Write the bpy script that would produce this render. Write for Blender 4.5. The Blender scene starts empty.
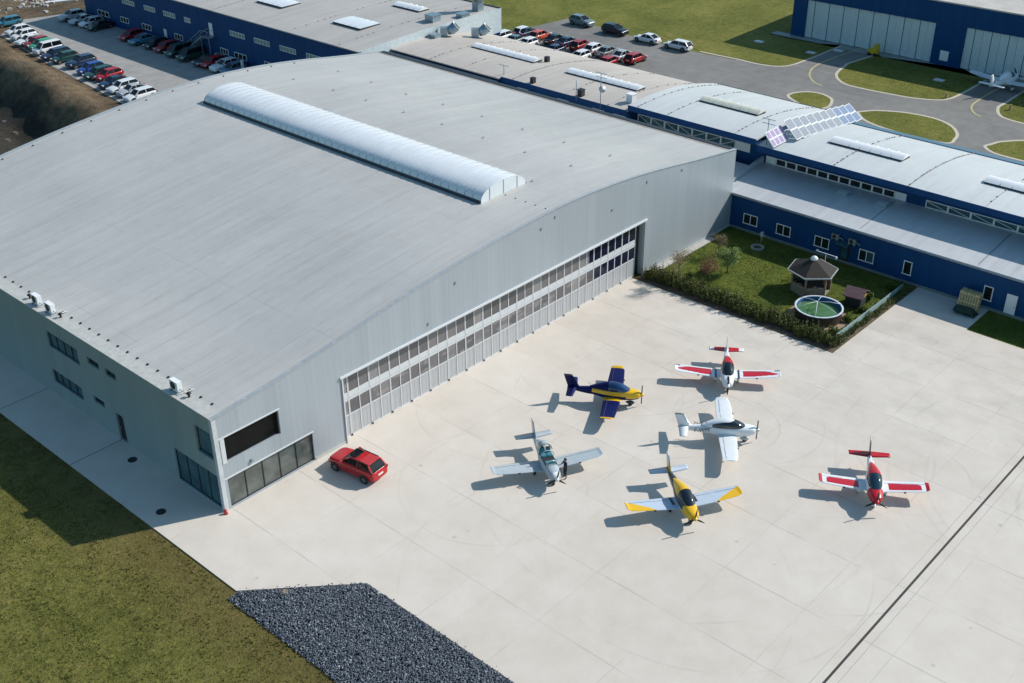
import bpy, bmesh, math, random
from mathutils import Vector, Matrix, noise
R = math.radians
PI = math.pi
random.seed(7)
scene = bpy.context.scene
COL = scene.collection

# ------------------------------------------------------------------ camera
F_PX, PITCH, ROLL, YAW = 1165.95, 0.52605, 0.0070825, 0.737998
CAM = Vector((-34.853, -59.338, 52.0))
_fw = Vector((math.cos(YAW)*math.cos(PITCH), math.sin(YAW)*math.cos(PITCH), -math.sin(PITCH)))
_r = Vector((math.sin(YAW), -math.cos(YAW), 0))
_d = _fw.cross(_r)
_rr = _r*math.cos(ROLL) + _d*math.sin(ROLL)
_dd = -_r*math.sin(ROLL) + _d*math.cos(ROLL)
cam_d = bpy.data.cameras.new('camera')
cam = bpy.data.objects.new('camera', cam_d)
COL.objects.link(cam)
m = Matrix((_rr, -_dd, -_fw)).transposed().to_4x4()
m.translation = CAM
cam.matrix_world = m
cam_d.sensor_width = 36
cam_d.lens = F_PX*36/1024
cam_d.clip_end = 3000
cam_d.clip_start = 0.5
scene.camera = cam

# survey helpers: a direction read off the photograph met with a known plane
def _ray(x, y):
    return _rr*(x-512) + _dd*(y-341.5) + _fw*F_PX
def on_z(x, y, z=0.0):
    v = _ray(x, y); return CAM + v*((z-CAM.z)/v.z)
def on_x(x, y, X0):
    v = _ray(x, y); return CAM + v*((X0-CAM.x)/v.x)
def on_y(x, y, Y0):
    v = _ray(x, y); return CAM + v*((Y0-CAM.y)/v.y)

# ------------------------------------------------------------------ materials
class NT:
    def __init__(s, name):
        s.m = bpy.data.materials.new(name); s.m.use_nodes = True
        s.t = s.m.node_tree; s.b = s.t.nodes['Principled BSDF']
        s.co = None
    def n(s, typ, **kw):
        nd = s.t.nodes.new(typ)
        for k, v in kw.items():
            if k.startswith('i_'):
                nd.inputs[k[2:].replace('_', ' ')].default_value = v
            else: setattr(nd, k, v)
        return nd
    def l(s, a, b): s.t.links.new(a, b)
    def coord(s):
        if not s.co: s.co = s.n('ShaderNodeTexCoord')
        return s.co.outputs['Object']
    def noise(s, scale, detail=4, rough=.55, vec=None, stretch=None):
        v = vec or s.coord()
        if stretch:
            mp = s.n('ShaderNodeMapping'); mp.inputs['Scale'].default_value = stretch
            s.l(v, mp.inputs['Vector']); v = mp.outputs['Vector']
        nd = s.n('ShaderNodeTexNoise', i_Scale=scale, i_Detail=detail, i_Roughness=rough)
        s.l(v, nd.inputs['Vector']); return nd.outputs['Fac']
    def ramp(s, fac, stops):
        nd = s.n('ShaderNodeValToRGB'); e = nd.color_ramp.elements
        while len(e) < len(stops): e.new(.5)
        for el, (p, c) in zip(e, stops):
            el.position = p; el.color = (*c, 1) if len(c) == 3 else c
        s.l(fac, nd.inputs['Fac']); return nd.outputs['Color']
    def val(s, fac, lo, hi, a=0., b=1.):
        nd = s.n('ShaderNodeMapRange'); nd.clamp = True
        nd.inputs['From Min'].default_value = lo; nd.inputs['From Max'].default_value = hi
        nd.inputs['To Min'].default_value = a; nd.inputs['To Max'].default_value = b
        s.l(fac, nd.inputs['Value']); return nd.outputs['Result']
    def math(s, op, a, b=None, c=None):
        nd = s.n('ShaderNodeMath', operation=op)
        for i, x in enumerate((a, b, c)):
            if x is None: continue
            if isinstance(x, (int, float)): nd.inputs[i].default_value = x
            else: s.l(x, nd.inputs[i])
        return nd.outputs[0]
    def mix(s, fac, a, b, mode='MIX'):
        nd = s.n('ShaderNodeMix', data_type='RGBA', blend_type=mode)
        for i, x in ((0, fac), (6, a), (7, b)):
            if isinstance(x, (int, float)): nd.inputs[i].default_value = x
            elif isinstance(x, tuple): nd.inputs[i].default_value = (*x, 1) if len(x) == 3 else x
            else: s.l(x, nd.inputs[i])
        return nd.outputs[2]
    def bump(s, h, strength=.3, dist=.02):
        nd = s.n('ShaderNodeBump', i_Strength=strength, i_Distance=dist)
        s.l(h, nd.inputs['Height']); s.l(nd.outputs['Normal'], s.b.inputs['Normal'])
    def color(s, c):
        if isinstance(c, tuple): s.b.inputs['Base Color'].default_value = (*c, 1)
        else: s.l(c, s.b.inputs['Base Color'])
    def sep(s):
        nd = s.n('ShaderNodeSeparateXYZ'); s.l(s.coord(), nd.inputs[0]); return nd.outputs

_mc = {}
def paint(name, c, rough=.5, metal=0., var=.12, scale=2.5, coat=0., spec=None, bump=0):
    if name in _mc: return _mc[name]
    t = NT(name)
    f = t.noise(scale, 5, .6)
    lo = tuple(max(0, x*(1-var)) for x in c); hi = tuple(min(1, x*(1+var)) for x in c)
    t.color(t.ramp(f, [(.3, lo), (.7, hi)]))
    t.b.inputs['Roughness'].default_value = rough
    t.b.inputs['Metallic'].default_value = metal
    t.b.inputs['Coat Weight'].default_value = coat
    t.b.inputs['Coat Roughness'].default_value = .08
    if spec is not None: t.b.inputs['Specular IOR Level'].default_value = spec
    if bump: t.bump(t.noise(scale*8, 3), bump, .02)
    _mc[name] = t.m
    return t.m

def concrete():
    t = NT('apron_concrete')
    big = t.noise(.06, 4, .6); mid = t.noise(.45, 6, .65); fine = t.noise(14, 3, .6)
    c = t.ramp(t.math('ADD', t.math('MULTIPLY', big, .45), t.math('MULTIPLY', mid, .55)),
               [(.33, (.545, .487, .425)), (.5, (.60, .54, .477)), (.66, (.64, .585, .525))])
    c = t.mix(.35, c, t.ramp(fine, [(.3, (.42, .42, .42)), (.7, (.6, .6, .6))]), 'SOFT_LIGHT')
    X, Y, Z = t.sep()
    # slab tone: each 6 m bay poured on its own day
    bx = t.math('FLOOR', t.math('DIVIDE', t.math('SUBTRACT', X, .6), 6.0)); by = t.math('FLOOR', t.math('DIVIDE', t.math('SUBTRACT', Y, .3), 20.0))
    cb = t.n('ShaderNodeCombineXYZ'); t.l(bx, cb.inputs[0]); t.l(by, cb.inputs[1])
    wn = t.n('ShaderNodeTexWhiteNoise', noise_dimensions='2D'); t.l(cb.outputs[0], wn.inputs['Vector'])
    c = t.mix(.5, c, t.ramp(wn.outputs['Value'], [(0, (.44, .44, .43)), (1, (.56, .56, .55))]), 'SOFT_LIGHT')
    # joints
    def joint(v, off, per, w):
        d = t.math('ABSOLUTE', t.math('SUBTRACT', t.math('MODULO', t.math('ADD', v, 600+off), per), per/2))
        return t.val(d, 0, w, 1, 0)
    wob = t.math('MULTIPLY', t.noise(.9, 2), .05)
    jx = joint(t.math('ADD', X, wob), -.6+3.0, 6.0, .07); jy = joint(t.math('ADD', Y, wob), -.3+3.0, 6.0, .07)
    j = t.math('MAXIMUM', t.math('MULTIPLY', jx, .6), t.math('MULTIPLY', jy, .3))
    j = t.math('MULTIPLY', j, t.val(t.noise(.25, 2), .35, .62, .12, .8))
    # tyre tracks left by taxiing aircraft: thin arcs
    arcs = [(19, -28, 11, .06), (24, -22, 14.5, .07), (35, -27, 9, .06), (30, -10, 7, .06), (36, -8, 9.5, .06), (33, -20.5, 4.2, .07), (34.5, -21.5, 6.0, .06),
            (26, -33, 8, .06), (12, -24, 13, .06), (42, -46, 12, .1), (42.5, -46, 13.2, .12), (43, -47, 16, .12), (41, -50, 9, .12), (44, -45, 18.5, .1), (36, -34, 4.8, .06), (24, -6, 8, .05), (15, -12, 7, .06)]
    tot = None
    for (cx, cy, r, w) in arcs:
        dx = t.math('SUBTRACT', X, cx); dy = t.math('SUBTRACT', Y, cy)
        d = t.math('SQRT', t.math('ADD', t.math('MULTIPLY', dx, dx), t.math('MULTIPLY', dy, dy)))
        d = t.math('ADD', d, t.math('MULTIPLY', wob, 3))
        a = t.val(t.math('ABSOLUTE', t.math('SUBTRACT', d, r)), 0, w*2.0, 1, 0)
        tot = a if tot is None else t.math('MAXIMUM', tot, a)
    tot = t.math('MULTIPLY', tot, t.val(t.noise(.16, 3), .42, .66, 0, .2))
    # scuffed rubber haze on the outer apron
    st = t.math('MULTIPLY', t.val(t.noise(.35, 6, .7, stretch=(1, .5, 1)), .45, .75, 0, .30), t.val(X, 30, 46))
    k = t.math('MINIMUM', t.math('ADD', t.math('ADD', j, tot), st), .8)
    c = t.mix(k, c, (.22, .215, .21))
    spots = t.n('ShaderNodeTexVoronoi', i_Scale=.33); t.l(t.coord(), spots.inputs['Vector'])
    c = t.mix(t.math('MULTIPLY', t.val(spots.outputs['Distance'], .02, .07, 1, 0), .35), c, (.2, .17, .15))
    t.color(c); t.b.inputs['Roughness'].default_value = .8
    t.b.inputs['Specular IOR Level'].default_value = .3
    t.bump(fine, .15, .01)
    return t.m

def grass(name, a, b, c3, sc=.12, dry=None):
    t = NT(name)
    big = t.noise(sc, 5, .6); mid = t.noise(1.1, 8, .75); fine = t.noise(5.5, 6, .75)
    c = t.ramp(t.math('ADD', t.math('MULTIPLY', big, .45), t.math('MULTIPLY', mid, .55)), [(.38, a), (.5, b), (.60, c3)])
    c = t.mix(.7, c, t.ramp(fine, [(.34, (.2, .21, .19)), (.5, (.5, .5, .5)), (.64, (.88, .88, .8))]), 'SOFT_LIGHT')
    tuft = t.val(t.noise(.45, 6, .75), .56, .66)
    c = t.mix(t.math('MULTIPLY', tuft, .55), c, (a[0]*.55, a[1]*.72, a[2]*.7))
    bare = t.val(t.noise(.8, 6, .7, stretch=(1, .6, 1)), .60, .68)
    c = t.mix(t.math('MULTIPLY', bare, .5), c, (c3[0]*1.15, c3[1]*.98, c3[2]*1.2))
    if dry:
        X, Y, Z = t.sep()
        band = t.val(t.math('ADD', X, t.math('MULTIPLY', t.noise(.35, 6, .7), 9)), -6.5, 1.0)
        c = t.mix(t.math('MULTIPLY', band, .75), c, t.mix(fine, (dry[0]*.7, dry[1]*.7, dry[2]*.7), (dry[0]*1.25, dry[1]*1.25, dry[2]*1.2)))
    t.color(c); t.b.inputs['Roughness'].default_value = .9; t.b.inputs['Specular IOR Level'].default_value = .15
    t.bump(t.math('ADD', fine, mid), 1.0, .16)
    return t.m

def membrane(name, a, b, line=2.0, axis='Y', seam=.5, rough=.45):
    """roofing sheets: long welded seams, washed dirt along the fall"""
    t = NT(name)
    X, Y, Z = t.sep()
    v = Y if axis == 'Y' else X
    st = (.05, 1.1, .05) if axis == 'Y' else (1.1, .05, .05)
    f = t.noise(.9, 5, .65, stretch=st)
    big = t.noise(.07, 4, .6)
    c = t.ramp(t.math('ADD', t.math('MULTIPLY', f, .5), t.math('MULTIPLY', big, .5)), [(.36, a), (.64, b)])
    c = t.mix(.3, c, t.ramp(t.noise(1.2, 6, .7), [(.3, (.38, .38, .38)), (.7, (.62, .62, .62))]), 'SOFT_LIGHT')
    dd = t.math('ABSOLUTE', t.math('SUBTRACT', t.math('MODULO', t.math('ADD', v, 800), line), line/2))
    s = t.val(dd, 0, .06, seam, 0)
    s = t.math('MULTIPLY', s, t.val(t.noise(.2, 3), .38, .6, .25, 1))
    c = t.mix(s, c, (a[0]*.55, a[1]*.55, a[2]*.55))
    if axis == 'Y' and line == 2.0:
        d2 = t.math('ABSOLUTE', t.math('SUBTRACT', t.math('MODULO', t.math('ADD', X, 803), 9.0), 4.5))
        c = t.mix(t.math('MULTIPLY', t.val(d2, 0, .07, 1, 0), t.val(t.noise(.3, 3), .45, .6, 0, .35)), c, (.25, .25, .25))
        b1 = t.math('FLOOR', t.math('DIVIDE', Y, 2.0)); cb = t.n('ShaderNodeCombineXYZ'); t.l(b1, cb.inputs[0]); t.l(t.math('FLOOR', t.math('DIVIDE', t.math('ADD', X, 4.5), 9.0)), cb.inputs[1])
        wn = t.n('ShaderNodeTexWhiteNoise', noise_dimensions='2D'); t.l(cb.outputs[0], wn.inputs['Vector'])
        c = t.mix(.35, c, t.ramp(wn.outputs['Value'], [(0, (.44, .44, .44)), (1, (.56, .56, .56))]), 'SOFT_LIGHT')
    dirt = t.val(t.noise(.5, 6, .75, stretch=(.25, 1.6, 1) if axis == 'Y' else (1.6, .25, 1)), .56, .72, 0, .35)
    c = t.mix(dirt, c, (a[0]*.72, a[1]*.70, a[2]*.67))
    t.color(c); t.b.inputs['Roughness'].default_value = rough
    t.bump(s, .3, .02)
    return t.m

def cladding(name, a, axis='X', per=.6, rough=.35, metal=.0, var=.08, streak=.2):
    """ribbed metal wall sheets"""
    t = NT(name)
    X, Y, Z = t.sep(); v = X if axis == 'X' else Y
    fl = t.math('FLOOR', t.math('DIVIDE', v, per*2))
    wn = t.n('ShaderNodeTexWhiteNoise', noise_dimensions='1D'); t.l(fl, wn.inputs['W'])
    lo = tuple(x*(1-var) for x in a); hi = tuple(min(1, x*(1+var)) for x in a)
    c = t.ramp(wn.outputs['Value'], [(0, lo), (1, hi)])
    s = t.noise(1.0, 5, .6, stretch=(1.3, 1.3, .12))
    c = t.mix(streak, c, t.ramp(s, [(.3, (.3, .3, .3)), (.7, (.7, .7, .7))]), 'SOFT_LIGHT')
    dd = t.math('ABSOLUTE', t.math('SUBTRACT', t.math('MODULO', t.math('ADD', v, 600), per), per/2))
    rib = t.val(dd, 0, .05, 1, 0)
    c = t.mix(t.math('MULTIPLY', rib, .13), c, tuple(x*.5 for x in a))
    t.color(c); t.b.inputs['Roughness'].default_value = rough; t.b.inputs['Metallic'].default_value = metal; t.b.inputs['Specular IOR Level'].default_value = .25
    t.bump(t.math('SUBTRACT', 1, rib), .2, .02)
    return t.m

def glass_dark(name, c=(.02, .03, .035), rough=.04, ior=1.8):
    t = NT(name)
    f = t.noise(.8, 3)
    t.color(t.ramp(f, [(.3, tuple(x*.6 for x in c)), (.7, tuple(x*1.5 for x in c))]))
    t.b.inputs['Roughness'].default_value = rough; t.b.inputs['IOR'].default_value = ior
    t.bump(t.noise(1.1, 1), .03, .05)
    return t.m

def pane_mat():
    t = NT('door_pane'); oi = t.n('ShaderNodeObjectInfo'); X, Y, Z = t.sep()
    c = t.ramp(oi.outputs['Random'], [(0, (.10, .095, .10)), (.5, (.15, .14, .145)), (.85, (.20, .185, .19)), (1, (.26, .245, .245))])
    geo = t.n('ShaderNodeNewGeometry'); sp = t.n('ShaderNodeSeparateXYZ'); t.l(geo.outputs['Position'], sp.inputs[0])
    st = t.noise(.55, 4, .6, vec=geo.outputs['Position'], stretch=(1, 1, 3.2))
    c = t.mix(t.math('MULTIPLY', t.val(st, .52, .6), t.val(sp.outputs[2], 3.4, 3.2, 0, .55)), c, (.34, .31, .30))
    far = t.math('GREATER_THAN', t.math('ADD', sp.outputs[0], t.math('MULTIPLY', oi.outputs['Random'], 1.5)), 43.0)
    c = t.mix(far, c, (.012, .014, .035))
    t.color(c); t.b.inputs['Roughness'].default_value = .12; t.b.inputs['IOR'].default_value = 1.5
    return t.m
M = {}
M['concrete'] = concrete()
M['grass'] = grass('field_grass', (.090, .092, .020), (.145, .142, .034), (.205, .182, .055), dry=(.150, .105, .044))
M['grass2'] = grass('mown_grass', (.095, .108, .022), (.150, .155, .032), (.215, .200, .052))
M['lawn'] = grass('garden_lawn', (.052, .082, .012), (.088, .115, .018), (.135, .150, .026), sc=.3)
M['roof'] = membrane('hangar_roof', (.405, .398, .385), (.50, .488, .468), 2.0, 'Y', .5, .5)
M['tanroof'] = membrane('tan_roof', (.42, .375, .335), (.52, .47, .425), 3.0, 'Y', .3, .6)
M['whiteroof'] = membrane('pale_roof', (.50, .52, .52), (.60, .615, .61), 3.0, 'Y', .3, .5)
M['greyroof'] = membrane('grey_roof', (.37, .345, .325), (.46, .435, .41), 3.0, 'Y', .35, .6)
M['lowroof'] = membrane('low_roof', (.44, .46, .48), (.56, .57, .58), 1.0, 'Y', .25, .45)
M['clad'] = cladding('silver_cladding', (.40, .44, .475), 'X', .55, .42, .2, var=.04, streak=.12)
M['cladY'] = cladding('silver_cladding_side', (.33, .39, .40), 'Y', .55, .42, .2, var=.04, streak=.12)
M['blue'] = cladding('blue_cladding', (.001, .050, .160), 'Y', .5, .6)
M['blueX'] = cladding('blue_cladding_end', (.001, .046, .150), 'X', .5, .6)
M['coping'] = paint('coping_metal', (.50, .49, .46), .5, .1)
M['white'] = paint('white_paint', (.78, .79, .80), .4, var=.05)
M['frame'] = paint('door_frame_white', (.62, .63, .65), .4, var=.05)
M['panel'] = paint('door_panel_grey', (.44, .44, .45), .45, var=.06)
M['darkframe'] = paint('anthracite_frame', (.02, .022, .025), .4)
M['glass'] = glass_dark('window_glass', (.012, .02, .022), .04, 1.5)
M['glass2'] = pane_mat()
M['glasst'] = glass_dark('teal_glass', (.03, .09, .11), .05, 1.7)
M['rubber'] = paint('black_rubber', (.012, .012, .013), .75)
M['black'] = paint('black_plastic', (.015, .015, .017), .5)
M['galv'] = paint('galvanised_metal', (.30, .38, .43), .35, .6, var=.18, scale=4)
M['poly'] = paint('translucent_sheet', (.70, .73, .76), .3, var=.06, scale=.6)
M['tanwall'] = paint('timber_wall', (.28, .20, .13), .7, var=.3, scale=6)
M['shingle'] = paint('dark_shingles', (.016, .012, .010), .8, var=.35, scale=6, bump=.4)
M['pinkroof'] = paint('faded_red_roof', (.22, .11, .11), .7, var=.2, scale=4)
M['poolblue'] = paint('pool_blue', (.02, .10, .30), .4)
M['poolside'] = paint('pool_brown_side', (.06, .032, .024), .6)
M['soil'] = paint('bare_soil', (.12, .085, .06), .9, var=.35, scale=1.5, bump=.5)
M['fence'] = paint('fence_board', (.30, .42, .42), .6, var=.1)
M['wood'] = paint('pallet_wood', (.50, .42, .24), .75, var=.3, scale=5)
M['greenp'] = paint('dark_green_plastic', (.01, .045, .04), .5)
M['bark'] = paint('bark', (.14, .10, .07), .85, var=.3, scale=8)
M['stone'] = paint('stone', (.26, .25, .24), .85, var=.25, scale=3, bump=.4)
M['yellow'] = paint('yellow_paint', (.60, .42, .02), .4)
M['redp'] = paint('red_paint', (.55, .04, .03), .4)
M['manhole'] = paint('cast_iron', (.018, .018, .02), .6)
M['asphalt'] = None
def asphalt():
    t = NT('taxiway_asphalt')
    big = t.noise(.05, 5, .6); mid = t.noise(.6, 6, .7); fine = t.noise(18, 3)
    c = t.ramp(t.math('ADD', t.math('MULTIPLY', big, .6), t.math('MULTIPLY', mid, .4)), [(.38, (.140, .136, .130)), (.62, (.225, .215, .20))])
    c = t.mix(.4, c, t.ramp(fine, [(.3, (.35, .35, .35)), (.7, (.65, .65, .65))]), 'SOFT_LIGHT')
    cr = t.val(t.noise(.3, 5, .6, stretch=(2.5, .25, 1)), .55, .7, 0, .4)
    c = t.mix(cr, c, (.27, .26, .245))
    t.color(c); t.b.inputs['Roughness'].default_value = .85; return t.m
M['asphalt'] = asphalt()
def lotmat():
    t = NT('parking_paving')
    c = t.ramp(t.noise(.5, 6, .65), [(.35, (.28, .275, .26)), (.65, (.36, .35, .335))])
    br = t.n('ShaderNodeTexBrick', i_Scale=2.0); t.l(t.coord(), br.inputs['Vector'])
    br.inputs['Color1'].default_value = (.5, .5, .5, 1); br.inputs['Color2'].default_value = (.46, .46, .46, 1); br.inputs['Mortar'].default_value = (.3, .3, .3, 1)
    c = t.mix(.5, c, br.outputs['Color'], 'SOFT_LIGHT')
    t.color(c); t.b.inputs['Roughness'].default_value = .85; return t.m
M['lot'] = lotmat()
def dirtmat():
    t = NT('excavated_earth')
    c = t.ramp(t.math('ADD', t.math('MULTIPLY', t.noise(.05, 5, .6), .5), t.math('MULTIPLY', t.noise(.6, 8, .7), .5)),
               [(.38, (.040, .028, .016)), (.47, (.085, .056, .030)), (.54, (.135, .092, .050)), (.64, (.22, .165, .10))])
    c = t.mix(.6, c, t.ramp(t.noise(3.5, 6, .7), [(.32, (.28, .28, .28)), (.7, (.72, .72, .7))]), 'SOFT_LIGHT')
    X, Y, Z = t.sep()
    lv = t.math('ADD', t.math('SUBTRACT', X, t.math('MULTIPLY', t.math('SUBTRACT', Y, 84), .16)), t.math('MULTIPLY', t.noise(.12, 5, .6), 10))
    pit_shade = t.math('MULTIPLY', t.val(lv, 40.6, 38.4), t.val(Y, 150, 125))  # shade behind the bank and in the pit, painted into the earth colour
    c = t.mix(t.math('MULTIPLY', pit_shade, .9), c, t.ramp(t.noise(1.2, 5, .7), [(.4, (.008, .008, .006)), (.7, (.024, .022, .014))]))
    t.color(c); t.b.inputs['Roughness'].default_value = .95; t.bump(t.noise(2.5, 8, .7), .9, .3); return t.m
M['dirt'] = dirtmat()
def rockmat():
    t = NT('blue_grey_rock')
    g = t.n('ShaderNodeNewGeometry')
    c = t.ramp(g.outputs['Random Per Island'], [(0, (.04, .055, .08)), (.5, (.095, .115, .145)), (.85, (.16, .18, .205)), (1, (.34, .355, .36))])
    t.color(c); t.b.inputs['Roughness'].default_value = .6; return t.m
M['rock'] = rockmat()
M['rockbed'] = paint('dark_gravel_bed', (.02, .025, .035), .9)
def leafmat_(name, lo, hi):
    t = NT(name); g = t.n('ShaderNodeNewGeometry')
    t.color(t.ramp(g.outputs['Random Per Island'], [(0, lo), (1, hi)]))
    t.b.inputs['Roughness'].default_value = .6; t.b.inputs['Specular IOR Level'].default_value = .2
    return t.m
leafmat = leafmat_
M['hedge'] = leafmat('hedge_leaf', (.034, .052, .012), (.150, .155, .045))
M['palegreen'] = leafmat('pale_green_leaf', (.18, .25, .07), (.34, .40, .15))
M['tanleaf'] = leafmat('tan_bud', (.22, .17, .09), (.38, .30, .17))
M['redleaf'] = leafmat('russet_leaf', (.16, .08, .05), (.30, .16, .08))
M['greenshrub'] = leafmat('shrub_leaf', (.05, .09, .015), (.13, .17, .03))
M['water'] = paint('green_pool_cover', (.07, .17, .06), .35, var=.2, scale=1.5)
def solar(name, c):
    t = NT(name)
    X, Y, Z = t.sep()
    f = t.noise(5, 2)
    t.color(t.ramp(f, [(.3, tuple(x*.85 for x in c)), (.7, tuple(x*1.1 for x in c))]))
    t.b.inputs['Roughness'].default_value = .7; t.b.inputs['Specular IOR Level'].default_value = .2
    return t.m
M['cell'] = solar('solar_cell', (.29, .32, .37)); M['cellp'] = solar('solar_cell_violet', (.38, .29, .48))
M['cellb'] = solar('solar_cell_blue', (.20, .27, .40))

# ------------------------------------------------------------------ mesh helpers
def setp(o, label=None, cat=None, group=None, kind=None):
    if label: o['label'] = label
    if cat: o['category'] = cat
    if group: o['group'] = group
    if kind: o['kind'] = kind
    return o
def link(name, me, parent=None):
    o = bpy.data.objects.new(name, me); COL.objects.link(o)
    if parent: o.parent = parent
    return o
def empty(name, loc, rz, label, cat, group=None):
    o = bpy.data.objects.new(name, None); COL.objects.link(o)
    o.empty_display_size = .3
    o.location = loc; o.rotation_euler = (0, 0, rz)
    return setp(o, label, cat, group)
class MB:
    def __init__(s): s.bm = bmesh.new(); s.smooth = False; s.mi = 0
    def _f(s, vs):
        try:
            f = s.bm.faces.new(vs); f.material_index = s.mi; f.smooth = s.smooth; return f
        except ValueError: return None
    def hexa(s, p):   # p: 8 points bottom 4 ccw, top 4
        v = [s.bm.verts.new(q) for q in p]
        for q in ((3, 2, 1, 0), (4, 5, 6, 7), (0, 1, 5, 4), (1, 2, 6, 5), (2, 3, 7, 6), (3, 0, 4, 7)): s._f([v[i] for i in q])
        return s
    def box(s, x0, x1, y0, y1, z0, z1):
        return s.hexa([(x0, y0, z0), (x1, y0, z0), (x1, y1, z0), (x0, y1, z0), (x0, y0, z1), (x1, y0, z1), (x1, y1, z1), (x0, y1, z1)])
    def bar(s, a, b, w, h=None, up=Vector((0, 0, 1))):
        a = Vector(a); b = Vector(b); h = h or w
        d = (b-a).normalized()
        if abs(d.dot(up)) > .98: up = Vector((1, 0, 0))
        x = d.cross(up).normalized()*w/2; y = x.cross(d).normalized()*h/2
        return s.hexa([a-x-y, a+x-y, a+x+y, a-x+y, b-x-y, b+x-y, b+x+y, b-x+y])
    def tube(s, pts, rs, n=8, cap=True):
        pts = [Vector(p) for p in pts]
        if not isinstance(rs, (list, tuple)): rs = [rs]*len(pts)
        rings = []
        for i, p in enumerate(pts):
            d = (pts[min(i+1, len(pts)-1)]-pts[max(i-1, 0)]).normalized()
            u = Vector((0, 0, 1)) if abs(d.z) < .95 else Vector((1, 0, 0))
            x = d.cross(u).normalized(); y = x.cross(d)
            rings.append([s.bm.verts.new(p+(x*math.cos(a)+y*math.sin(a))*rs[i]) for a in [2*PI*k/n for k in range(n)]])
        sm = s.smooth; s.smooth = n > 5
        for a, b in zip(rings, rings[1:]):
            for k in range(n): s._f([a[k], a[(k+1) % n], b[(k+1) % n], b[k]])
        s.smooth = sm
        if cap: s._f(rings[0][::-1]); s._f(rings[-1])
        return s
    def loft(s, secs, cap=True, closed=True, matf=None):
        rings = [[s.bm.verts.new(p) for p in sec] for sec in secs]
        n = len(rings[0])
        for i, (a, b) in enumerate(zip(rings, rings[1:])):
            for k in range(n if closed else n-1):
                f = s._f([a[k], a[(k+1) % n], b[(k+1) % n], b[k]])
                if f and matf: f.material_index = matf(f.calc_center_median(), i, k)
        if cap:
            for rg, rv in ((rings[0], True), (rings[-1], False)):
                f = s._f(rg[::-1] if rv else rg)
                if f and matf: f.material_index = matf(f.calc_center_median(), 0 if rv else len(rings)-2, -1)
        return s
    def poly(s, pts, z0, z1):
        b = [s.bm.verts.new((p[0], p[1], z0)) for p in pts]; t = [s.bm.verts.new((p[0], p[1], z1)) for p in pts]
        s._f(b[::-1]); s._f(t)
        for i in range(len(pts)): j = (i+1) % len(pts); s._f([b[i], b[j], t[j], t[i]])
        return s
    def quad(s, *p):
        s._f([s.bm.verts.new(q) for q in p]); return s
    def mesh(s, name, mats):
        me = bpy.data.meshes.new(name)
        bmesh.ops.recalc_face_normals(s.bm, faces=s.bm.faces) if not getattr(s, 'keep', False) else None
        s.bm.to_mesh(me); s.bm.free()
        for m_ in (mats if isinstance(mats, (list, tuple)) else [mats]): me.materials.append(m_)
        return me
    def build(s, name, mats, parent=None, loc=None):
        o = link(name, s.mesh(name, mats), parent)
        if loc is not None: o.location = loc
        return o
def copy_tree(o, parent=None):
    c = o.copy(); COL.objects.link(c)
    if parent is not None: c.parent = parent
    for ch in list(o.children): copy_tree(ch, c)
    return c
def sheet(name, pts, z, mat, kind='structure', thick=.05):
    o = MB().poly(pts, z-thick, z).build(name, mat); return setp(o, kind=kind)
def smooth_loop(pts, n=6):
    out = []; N = len(pts)
    for i in range(N):
        p0, p1, p2, p3 = [Vector(pts[(i+k-1) % N]) for k in range(4)]
        for j in range(n):
            t = j/n
            out.append(.5*((2*p1)+(p2-p0)*t+(2*p0-5*p1+4*p2-p3)*t*t+(3*p1-p0-3*p2+p3)*t**3))
    return [(v.x, v.y) for v in out]
def smooth_open(pts, n=6):
    pts = [Vector(p) for p in pts]; out = []
    P = [pts[0]*2-pts[1]]+pts+[pts[-1]*2-pts[-2]]
    for i in range(1, len(P)-2):
        for j in range(n):
            t = j/n; p0, p1, p2, p3 = P[i-1:i+3]
            out.append(.5*((2*p1)+(p2-p0)*t+(2*p0-5*p1+4*p2-p3)*t*t+(3*p1-p0-3*p2+p3)*t**3))
    return out+[pts[-1]]
def strip(name, pts, w, z, mat, closed=False, kind='structure', thick=.01):
    pts = [Vector((p[0], p[1])) for p in pts]; mb = MB(); L = []; n = len(pts)
    for i, p in enumerate(pts):
        a = pts[(i-1) % n] if closed or i else p; b = pts[(i+1) % n] if closed or i < n-1 else p
        d = (b-a).normalized(); q = Vector((-d.y, d.x))*w/2
        L.append((p-q, p+q))
    rng = range(n if closed else n-1)
    for i in rng:
        a, b = L[i]; c, d = L[(i+1) % n]
        mb.quad((a.x, a.y, z), (c.x, c.y, z), (d.x, d.y, z), (b.x, b.y, z))
    o = mb.build(name, mat); return setp(o, kind=kind)

# ================================================================== ground
g = MB()
for a in ((-900, 1500, -900, 55), (88, 1500, 55, 1500), (-900, -60, 55, 1500), (-60, 88, 204, 1500)): g.quad((a[0], a[2], -.06), (a[1], a[2], -.06), (a[1], a[3], -.06), (a[0], a[3], -.06))
setp(g.build('ground', M['grass']), kind='structure')
# mown airfield grass to the right and behind
sheet('airfield_grass', [(88, -300), (900, -300), (900, 900), (92, 900)], -.02, M['grass2'], thick=.03)
sheet('apron', [(-4.45, 56), (-4.45, -7.3), (1.68, -13.1), (1.68, -140), (60, -140), (60, -28.3), (65, -28.3), (65, -21.35), (48.35, -21.35), (48.35, .6), (48.35, 56)], .02, M['concrete'], thick=.12)
# drain channel across the apron
b = MB(); b.box(-3, 60, -39.78, -39.62, .021, .026)
setp(b.build('drain_channel', paint('drain_grate', (.035, .03, .03), .7, var=.4, scale=3)), kind='structure')
for dy in (-.62, .62):
    setp(MB().box(1.7, 60, -39.7+dy-.02, -39.7+dy+.02, .021, .024).build('channel_edge', paint('channel_joint', (.40, .375, .34), .8)), kind='structure')
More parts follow.
